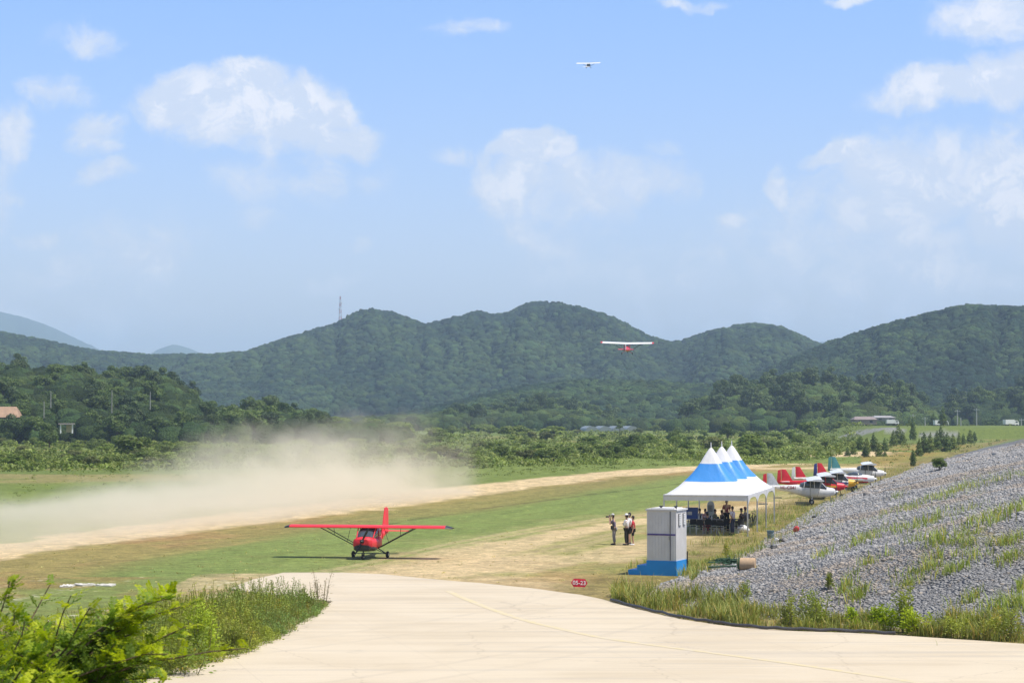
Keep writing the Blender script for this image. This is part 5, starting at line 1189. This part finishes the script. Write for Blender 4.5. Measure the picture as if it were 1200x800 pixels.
def bicycle(loc, rz):
    R = empty('bicycle', loc, rz, label='black bicycle leaning by the right-hand posts of the marquee', cat='bicycle'); R.rotation_euler = (.08, 0, rz)
    for x in (-.52, .52):
        mb = MB(); mb.torus((x, 0, .33), (0, 1, 0), .31, .025, 28, 6); w = mb.build('wheel', RUB, R)
        mb = MB()
        for i in range(12): a = 6.283 * i / 12; mb.tube([(x, 0, .33), (x + .29 * math.cos(a), 0, .33 + .29 * math.sin(a))], .003, 3)
        mb.disc((x, 0, .33), (0, 1, 0), .025, .07, 10); mb.build('spokes', METAL, w)
    mb = MB(); bb = (-.05, 0, .3); st = (-.2, 0, .78); hdt = (.36, 0, .76)
    for a, b in ((bb, st), (bb, (.38, 0, .62)), (st, hdt), (bb, (-.52, 0, .33)), (st, (-.52, 0, .33)), (hdt, (.52, 0, .33))): mb.tube([a, b], .017, 6)
    mb.build('frame', BLACK, R); mb = MB(); mb.blob((-.22, 0, .86), (.14, .07, .035), 8, 5); mb.tube([st, (-.22, 0, .85)], .013, 5); mb.build('saddle', BLACK, R)
    mb = MB(); mb.tube([(.34, 0, .76), (.32, 0, .92)], .014, 6); mb.tube([(.24, -.28, .95), (.33, -.1, .93), (.33, .1, .93), (.24, .28, .95)], .012, 6); mb.build('handlebar', METAL, R)
bicycle(TP(882, 616), rad(70))
# ================================================================== TOILET CABIN
def toilet():
    x, y = G(765, 672); x2 = (790.6 - 600) / FPX * 91.0; c = (x2, 90.4)                # near vertical edge
    rz = rad(-23); R = empty('toilet_cabin', (c[0], c[1], 0), rz, label='grey portable toilet cabin with purple band on a bright blue stepped base', cat='toilet')
    w, d, bh, th = 1.36, 1.45, .66, 2.2; G1 = pmat('grey_panel', (.70, .685, .67), .55, .05, 2, dirt=.12); BB = pmat('blue_base', (.01, .27, .72), .5, .06, 2, dirt=.05)
    PUR = pmat('purple_band', (.09, .06, .26), .5)
    mb = MB(); mb.box((-w / 2, d / 2, bh / 2 + .0), (w + .04, d + .04, bh)); mb.build('base', BB, R, smooth=False)
    mb = MB(); mb.box((-w - .24, d * .45, bh * .33), (.46, d * .9, bh * .66)); mb.box((-w - .68, d * .45, bh * .165), (.42, d * .9, bh * .33)); mb.build('step', BB, R, smooth=False)
    mb = MB(); mb.box((-w / 2, d / 2, bh + th / 2), (w, d, th))
    for i in range(9): mb.box((-.02 - (i + .5) * (w - .04) / 9, -.006, bh + th / 2 - .02), (.02, .016, th - .16))
    for i in range(9): mb.box((.006, .03 + (i + .5) * (d - .06) / 9, bh + th / 2 - .35), (.016, .02, th - .8))
    mb.build('wall', G1, R, smooth=False)
    mb = MB(); mb.box((-w / 2, d / 2, bh + th + .03), (w + .1, d + .1, .07)); mb.box((-w / 2, d / 2, bh + th + .08), (w * .8, d * .8, .05)); mb.build('roof', G1, R, smooth=False)
    mb = MB(); mb.box((-w / 2 - .0, -.02, bh + th * .52), (w - .06, .02, .07)); mb.build('band', PUR, R, smooth=False)
    mb = MB(); mb.box((-.27, -.022, bh + th / 2), (.035, .022, th - .06)); mb.build('door_post', pmat('dark_grey', (.12, .12, .13), .5), R, smooth=False)
    mb = MB(); mb.box((-.33, -.05, bh + 1.0), (.04, .07, .16)); mb.build('door_handle', METAL, R, smooth=False)
    for yy in (d * .3, d * .72):
        mb = MB(); mb.box((.02, yy, bh + th - .42), (.03, .30, .56)); f = mb.build('window', pmat('window_frame', (.18, .18, .19), .5), R, smooth=False)
        mb = MB(); mb.box((.035, yy, bh + th - .42), (.02, .24, .5)); [mb.box((.05, yy, bh + th - .62 + i * .1), (.02, .23, .02)) for i in range(5)]; mb.build('pane', WHITE, f, smooth=False)
    for xx, yy in ((-w * .62, d * .3), (-.16, d * .3)):
        mb = MB(); mb.tube([(xx, yy, bh + th), (xx, yy, bh + th + .14)], .05, 10); mb.disc((xx, yy, bh + th + .17), (0, 0, 1), .09, .05, 14); mb.build('vent_cap', BLACK, R)
    mb = MB(); mb.tube([(.06, d - .06, .3), (.06, d - .06, bh + .35)], .03, 6); mb.build('drain_pipe', BLACK, R)
toilet()
# ================================================================== SIGN
def sign():
    x, y = G(678.5, 689.5); R = empty('runway_sign', (x, y, 0), rad(4), label='small red hexagonal ground sign with white characters 05-23', cat='sign')
    R.rotation_euler = (0, rad(2.5), rad(4)); SR = pmat('sign_red', (.66, .01, .05), .4); hw, hh, z = .34, .165, .24
    P = [(-hw, 0), (-hw + .11, hh), (hw - .11, hh), (hw, 0), (hw - .11, -hh), (-hw + .11, -hh)]
    mb = MB(); mb.loft([[(a, -.015, z + b) for a, b in P], [(a, .015, z + b) for a, b in P]]); mb.build('panel', SR, R, smooth=False)
    text('lettering', '05-23', .235, (0, -.022, z - .002), (math.pi / 2, 0, 0), pmat('sign_white', (.85, .85, .85), .5), R, .004)
    for sx in (-.2, .2): mb = MB(); mb.tube([(sx, .03, -.1), (sx, .03, z)], .015, 6); mb.build('post', METAL, R)
sign()
# ================================================================== THINGS ON THE GRAVEL
def roll():
    p = hit(872, 667, 50, 200); GR = pmat('artificial_turf_green', (.045, .085, .03), .8, .2, 12, bump=.5); TB = pmat('tan_backing', (.48, .33, .20), .8, .1, 8, dirt=.3)
    R = empty('turf_roll', p + Vector((-.05, 0, .22)), rad(-14), label='rolled-up artificial turf with tan backing lying on the gravel', cat='turf roll')
    mb = MB(); mb.disc((.2, 0, 0), (1, 0, 0), .255, .62, 26, bev=.02); mb.build('outer_wrap', TB, R)
    mb = MB(); mb.disc((-.14, 0, 0), (1, 0, 0), .235, .10, 26, bev=.03)
    mb.build('turf_edge', GR, R); mb = MB(); pts = [(-.20, (.03 + .19 * t) * math.cos(t * 22), (.03 + .19 * t) * math.sin(t * 22)) for t in [i / 70 for i in range(71)]]; mb.tube(pts, .012, 5); mb.build('turf_spiral', pmat('turf_spiral_tan', (.16, .15, .07), .8), R)
    q = hit(851, 667, 50, 200); mb = MB(); mb.tube([q + Vector((-.75, .05, .10)), q + Vector((.72, -.02, .16))], .04, 8); o = mb.build('pole', pmat('green_pole', (.03, .075, .035), .5)); tag(o, 'dark green pole lying on the gravel left of the turf roll', 'pole')
    q = hit(858, 661, 50, 200); mb = MB(); r = random.Random(3)
    for _ in range(60):
        a = Vector((r.gauss(0, .42), r.gauss(0, .25), abs(r.gauss(.08, .08)))); pts = [a + Vector((r.gauss(0, .12) * i, r.gauss(0, .1) * i, abs(r.gauss(0, .05)))) for i in range(4)]; mb.tube([q + v for v in pts], .018, 4)
    o = mb.build('netting', pmat('green_netting', (.03, .09, .045), .7)); tag(o, 'crumpled heap of dark green netting behind the turf roll', 'netting')
roll()
def at_slope(px, py): return hit(px, py, 50, 300)
q = at_slope(903, 631); R = empty('bucket', q, 0, label='blue-grey bucket standing at the gravel edge below the marquee', cat='bucket'); R.scale = (1.3, 1.3, 1.3)
mb = MB(); mb.loft([[(r * math.cos(6.283 * j / 16), r * math.sin(6.283 * j / 16), z) for j in range(16)] for z, r in ((0, .12), (.33, .165), (.34, .18), (.36, .18), (.36, .16), (.05, .11))]); mb.build('bucket_body', pmat('bluegrey_plastic', (.14, .22, .26), .4), R)
mb = MB(); mb.tube([(-.17, 0, .35), (-.12, -.1, .22), (0, -.16, .18), (.12, -.1, .22), (.17, 0, .35)], .008, 5); mb.build('handle', METAL, R)
q = at_slope(933, 623); R = empty('buoy', q + Vector((0, 0, .14)), .5, label='small red float lying on the gravel nearest the parked planes', cat='float'); R.rotation_euler = (.6, .5, 0)
mb = MB(); mb.blob((0, 0, 0), (.17, .17, .24), 14, 8); mb.build('float_body', pmat('float_red', (.6, .05, .05), .4), R); mb = MB(); mb.torus((0, 0, .27), (1, 0, 0), .04, .012, 12, 5); mb.build('ring', WHITE, R)
for px, py, c, lab in ((910, 634, (.7, .7, .68), 'white crumpled carton beside the bucket on the gravel'), (916, 635, (.03, .025, .025), 'black crumpled rubbish right of the white carton'), (906.5, 643, (.04, .04, .04), 'small dark scrap on the gravel below the bucket'), (853, 654.5, (.8, .8, .8), 'small white bottle-like litter above the green netting'), (954, 607, (.05, .05, .06), 'dark flat scrap on the gravel above the red float')):
    q = at_slope(px, py); bm = bmesh.new(); bmesh.ops.create_icosphere(bm, subdivisions=2, radius=.16)
    for v in bm.verts: v.co *= random.uniform(.65, 1.25); v.co.z = v.co.z * .8 + .07
    me = bpy.data.meshes.new('litter'); bm.to_mesh(me); bm.free(); me.materials.append(pmat('litter' + str(px), c, .6)); o = bpy.data.objects.new('litter', me); COL.objects.link(o); o.location = q; tag(o, lab, 'litter')
# white rags on the ground, left
for i, (px, py) in enumerate(((79, 687), (102, 685.5), (124, 686))):
    x, y = G(px, py); bm = bmesh.new(); bmesh.ops.create_grid(bm, x_segments=8, y_segments=5, size=.5)
    for v in bm.verts: v.co.x *= (.5, .8, .5)[i]; v.co.y *= .7; v.co.z = .02 + .07 * random.random()
    me = bpy.data.meshes.new('stone_slab'); r = bmesh.ops.extrude_face_region(bm, geom=bm.faces[:]); bmesh.ops.translate(bm, verts=[v for v in r['geom'] if isinstance(v, bmesh.types.BMVert)], vec=(0, 0, -.1)); bm.to_mesh(me); bm.free()
    me.materials.append(pmat('pale_sheet', (.55, .53, .48), .8)); o = bpy.data.objects.new('plastic_sheet', me); COL.objects.link(o); o.location = (x, y, terr1(x, y)); o.rotation_euler = (0, 0, i * .7); tag(o, 'pale crumpled sheet lying in the short grass left of the concrete', 'sheet', 'pale sheets in the grass')
# ================================================================== POLES, MAST, BUILDINGS, VEHICLES
CONC = pmat('pole_concrete', (.42, .42, .41), .8)
def pole(px, base, top, label, Y=None, arms=1, group=None, col=None, th_=1.0):
    if Y is None: x, y = G(px, base); z = terr1(x, y)
    else: q = at(px, base, Y); x, y, z = q
    zt = HC + (488 - top) / FPX * y; R = empty('utility_pole', (x, y, z), random.uniform(-.5, .5), label=label, cat='pole', group=group)
    mb = MB(); mb.tube([(0, 0, -1), (0, 0, zt - z)], [.2 * th_, .13 * th_], 8); mb.build('post', col or CONC, R)
    for i in range(arms):
        zz = zt - z - .5 - i * 1.0; mb = MB(); mb.box((0, -.16, zz), (1.8, .1, .12)); [mb.tube([(sx, -.16, zz), (sx, -.16, zz + .28)], .05, 6) for sx in (-.8, 0, .8)]; mb.build('crossarm', GREYF, R)
EY = 640
for i, (px, b, t, lab) in enumerate([(1104, 499, 479, 'tall pale concrete pole, second tallest on the green embankment'), (1122, 500, 480, 'thick grey concrete pole left of a short one on the embankment'), (1144.5, 500, 478, 'tallest pale pole on the embankment'), (1126, 500, 489, 'short grey pole between the two thick ones'), (1084, 499, 488.5, 'short thin pole at the left end of the embankment'), (1070, 500, 485, 'brownish pole above the slender dark conifer'), (1197, 499, 490, 'short pole at the far right past the white truck')]):
    pole(px, b, t, lab, EY + 14 + i, 1 if i != 3 else 0)
for i, (px, b, t, lab) in enumerate([(131, 479, 457, 'pale pole in front of the left woodland with pines behind'), (59.5, 473, 458, 'upper pale pole in the left woodland'), (51.5, 485, 470, 'pale pole just below another in the left woodland'), (176, 475, 459, 'faint grey pole rightmost in the left woodland')]):
    pole(px, b, t, lab, 505 + i * 3, 0, th_=.7, col=pmat('old_pole', (.26, .26, .25), .8))
def mast():
    Y = 2560; z0 = at(398, 376, Y)[2] - 12; zt = at(398, 347, Y)[2]; x = (398.5 - 600) / FPX * Y; R = empty('radio_mast', (x, Y, z0), .3, label='slim red and white lattice mast on the hill shoulder', cat='mast')
    H = zt - z0; nseg = 10; MR = pmat('mast_red', (.35, .1, .09), .6); MW = pmat('mast_white', (.5, .5, .52), .6)
    for k in range(nseg):
        a, b = H * k / nseg, H * (k + 1) / nseg; w0, w1 = 1.9 * (1 - .75 * k / nseg), 1.9 * (1 - .75 * (k + 1) / nseg); mb = MB(); C4 = ((1, 1), (-1, 1), (-1, -1), (1, -1))
        for i in range(4):
            p, q = C4[i], C4[(i + 1) % 4]; mb.tube([(p[0] * w0, p[1] * w0, a), (p[0] * w1, p[1] * w1, b)], .2, 4); mb.tube([(p[0] * w0, p[1] * w0, a), (q[0] * w1, q[1] * w1, b)], .12, 4); mb.tube([(p[0] * w1, p[1] * w1, b), (q[0] * w1, q[1] * w1, b)], .12, 4)
        mb.build('lattice_section', MR if k % 2 else MW, R)
    mb = MB(); mb.disc((1.2, 0, H * .8), (1, 0, 0), 1.3, .6, 12); mb.disc((-1.2, 0, H * .62), (1, .4, 0), 1.1, .6, 12); mb.build('dish', MW, R)
mast()
def house(px, base, wpx, hpx, Y, label, wallc, roofc, name='farm_house', rz=.1, d=7):
    q = at(px, base, Y); m = Y / FPX; w = wpx * m; h = hpx * m; R = empty(name, (q[0], Y, q[2] - .3), rz, label=label, cat='building')
    wm = pmat('wall' + name + str(px), wallc, .8, .08, .5, dirt=.2); rm = pmat('roof' + name + str(px), roofc, .8, .15, .8)
    mb = MB(); mb.box((0, 0, h * .31), (w, d, h * .62)); mb.build('wall', wm, R, smooth=False)
    mb = MB(); e = .4; y0 = d / 2 + e; V = [(-w / 2 - e, -y0, h * .6), (w / 2 + e, -y0, h * .6), (w / 2 + e, y0, h * .6), (-w / 2 - e, y0, h * .6), (-w / 2 + 1, 0, h), (w / 2 - 1, 0, h)]; b = mb.addv(V)
    for f in ((0, 1, 5, 4), (2, 3, 4, 5), (1, 2, 5), (3, 0, 4), (3, 2, 1, 0)): mb.face([b + i for i in f])
    mb.build('roof', rm, R, smooth=False)
    for i in range(max(1, int(w / 4))):
        xx = -w / 2 + (i + .5) * w / max(1, int(w / 4)); mb = MB(); mb.box((xx, -d / 2 - .02, h * .34), (1.2, .08, h * .28)); f = mb.build('window', BLACK, R, smooth=False)
house(-8, 506, 62, 31, 530, 'tan building with orange-brown roof at the edge of the left woodland', (.34, .27, .22), (.34, .22, .14), d=9)
single('wood', 12, 520, 36, 34, 'mid-size tree hiding the near corner of the tan building', 'tree')
single('shrubm', 4, 514, 16, 30, 'dull bush against the wall of the tan building', 'bush')
def hut():
    q = at(78, 507, 500); R = empty('open_hut', q + Vector((0, 0, 0)), .2, label='small open hut with pale posts and flat roof among the left trees', cat='hut')
    for sx in (-1.4, 1.4):
        for sy in (-1, 1): mb = MB(); mb.box((sx, sy, 1.0), (.3, .3, 2.2)); mb.build('post', WHITE, R, smooth=False)
    mb = MB(); mb.box((0, 0, 2.2), (3.9, 3, .3)); mb.build('roof', pmat('hut_roof', (.30, .26, .25), .8), R, smooth=False); mb = MB(); mb.box((.6, .6, 1.0), (1.4, .1, 1.8)); mb.build('back_panel', TAN, R, smooth=False)
hut()
house(1012, 496, 26, 9, 880, 'long low pinkish farm building under the right woodland', (.26, .20, .17), (.25, .20, .19), 'farm_shed')
house(1034, 492, 24, 6, 890, 'pale roofed shed beside the pinkish farm building', (.24, .22, .22), (.30, .29, .29), 'farm_shed', d=9)
def truck(px, base, Y, label, rz, van=False):
    q = at(px, base, Y); R = empty('truck', q, rz, label=label, cat='truck'); mb = MB(); mb.box((-.9, 0, 1.45), (3.2, 1.8, 1.5)); mb.build('cargo_box', WHITE, R, smooth=False)
    mb = MB(); mb.loft([[(x, sy * .85, z) for x, z in ((.8, .5), (2.3, .5), (2.35, 1.1), (1.9, 1.9), (.8, 1.95))] for sy in (-1, 1)]); cb = mb.build('cab', WHITE, R, smooth=False)
    mb = MB(); mb.box((2.14, 0, 1.5), (.06, 1.4, .55), M=Matrix.Rotation(-.5, 3, 'Y')); mb.box((1.5, -.86, 1.45), (.8, .03, .5)); mb.build('windscreen', GLASS, cb, smooth=False)
    mb = MB(); mb.box((.3, 0, .5), (4.6, 1.2, .2)); mb.build('chassis', BLACK, R, smooth=False)
    for x in (-1.6, 1.6):
        for sy in (-1, 1): mb = MB(); mb.disc((x, sy * .8, .38), (0, 1, 0), .38, .25, 16, bev=.05); mb.build('wheel', RUB, R)
truck(1185, 499.5, 654, 'small white truck parked on the embankment road at the far right', .3)
truck(1046, 498, 800, 'dark-windowed pale truck beside the farm sheds', .1)
truck(1103, 500, 668, 'white truck partly hidden beside the second tallest pole', .2)
q = at(698, 503, 1000)
def greenhouse(px, base, Y, n, label):
    q = at(px, base, Y); R = empty('greenhouse', q, .15, label=label, cat='greenhouse'); PM = pmat('greenhouse_film', (.22, .25, .26), .5, .05)
    for i in range(n):
        mb = MB(); rg = lambda yy: [(i * 6.4 + 3.0 * math.cos(math.pi * k / 10), yy, 2.3 * math.sin(math.pi * k / 10) - .3) for k in range(11)]
        mb.loft([rg(-8), rg(8)]); mb.build('tunnel', PM, R)
greenhouse(690, 504, 960, 4, 'row of grey plastic tunnels before the valley wood')
# ================================================================== DUST AND HAZE
def dust():
    a0 = np.array(DIRT_A[1]); P0 = np.array(G(-40, 650)); P1 = np.array(G(560, 575)); L = np.linalg.norm(P1 - P0); rz = math.atan2(P1[1] - P0[1], P1[0] - P0[0])
    mb = MB(); X0, X1, Y0, Y1, Z = -45, L + 14, -7, 40, 14
    mb.box(((X0 + X1) / 2, (Y0 + Y1) / 2, Z / 2 - .3), (X1 - X0, Y1 - Y0, Z)); o = mb.build('dust_cloud', bpy.data.materials.new('dust'), smooth=False)
    o.location = (P0[0], P0[1], 0); o.rotation_euler = (0, 0, rz); tag(o, 'pale dust blown up along the dirt strip behind the red plane', 'dust', kind='stuff')
    m = o.data.materials[0]; m.use_nodes = True; t = N(m.node_tree); t.n.clear(); tc = t.add('ShaderNodeTexCoord').outputs['Object']
    s = t.add('ShaderNodeSeparateXYZ', i_0=tc); X, Y, Zc = s.outputs[0], s.outputs[1], s.outputs[2]
    u = t.math('DIVIDE', X, L)
    n1 = t.noise(t.vmath('MULTIPLY', tc, (.7, 1, 1.2)), .13, 5, .62); n2 = t.noise(tc, .4, 4, .6)
    nn = t.math('ADD', t.math('MULTIPLY', n1, .6), t.math('MULTIPLY', n2, .4))
    # height scale grows towards the young end of the plume
    hs = t.math('ADD', t.ramp(u, 0, .45, 1.3, 2.5), t.ramp(u, .45, .82, 0, 4.6))
    zf = t.math('POWER', 2.718, t.math('MULTIPLY', t.math('DIVIDE', Zc, hs), -1.0))
    top = t.ramp(t.math('DIVIDE', Zc, hs), 1.0, t.math('ADD', 1.4, 0), 1, 0)
    yf = t.math('MULTIPLY', t.ramp(Y, -7, 0), t.ramp(Y, 12, 36, 1, 0))
    xe = t.math('MULTIPLY', t.ramp(t.math('ADD', X, t.math('MULTIPLY', Zc, -.9)), L - 12, L + 4, 1, 0), t.ramp(X, -44, -20))
    d = t.math('MULTIPLY', t.math('MULTIPLY', t.math('MULTIPLY', zf, top), yf), xe)
    dens = t.ramp(t.math('ADD', t.math('MULTIPLY', nn, 1.0), t.math('MULTIPLY', t.math('SUBTRACT', d, .5), .6)), .42, .64)
    dens = t.math('MULTIPLY', t.math('MULTIPLY', dens, t.math('MULTIPLY', d, t.ramp(u, -.1, .5, .5, 1.0))), .19)
    pv = t.add('ShaderNodeVolumePrincipled'); pv.inputs['Color'].default_value = (1.0, .925, .79, 1); t.put(pv.inputs['Density'], dens); pv.inputs['Anisotropy'].default_value = 0
    out = t.add('ShaderNodeOutputMaterial'); t.l.new(pv.outputs[0], out.inputs['Volume'])
dust()
SC.cycles.volume_step_rate = 4; SC.cycles.volume_max_steps = 128
def haze():
    mb = MB(); z0, z1 = -5, 560; mb.box((0, 5500, (z0 + z1) / 2), (16000, 19000, z1 - z0)); o = mb.build('haze', bpy.data.materials.new('haze'), smooth=False); tag(o, kind='stuff')
    m = o.data.materials[0]; m.use_nodes = True; t = N(m.node_tree); t.n.clear()
    pv = t.add('ShaderNodeVolumePrincipled'); pv.inputs['Color'].default_value = (.56, .74, 1.0, 1); pv.inputs['Density'].default_value = .00014; pv.inputs['Anisotropy'].default_value = .0
    out = t.add('ShaderNodeOutputMaterial'); t.l.new(pv.outputs[0], out.inputs['Volume'])
haze()

# ---- things that still share a label: say which one by its order in the row
def sharpen():
    G_ = {}
    for o in SC.objects:
        if o.parent is None and 'label' in o: G_.setdefault(o['label'], []).append(o)
    ords = ['first', 'second', 'third', 'fourth', 'fifth', 'sixth', 'seventh', 'eighth', 'ninth', 'tenth']
    for lab, L in G_.items():
        if len(lab.split()) > 13: lab = lab.replace('dark ', '').replace('leafy tree', 'tree')
        L.sort(key=lambda o: o.location.x / max(o.location.y, 1))
        if len(L) == 1: L[0]['label'] = lab
        elif len(L) <= 10:
            for i, o in enumerate(L):
                w = (['left one', 'right one'] if len(L) == 2 else ['left one', 'middle one', 'right one'] if len(L) == 3 else [q + ' from left' for q in ords])[i]
                o['label'] = (lab + ', ' + w) if len((lab + ' ' + w).split()) <= 16 else (lab.split(',')[0] + ', ' + w)
    for o in SC.objects:
        if o.parent is None and 'label' in o and len(o['label'].split()) > 16: o['label'] = ' '.join(o['label'].split()[:16])
sharpen()
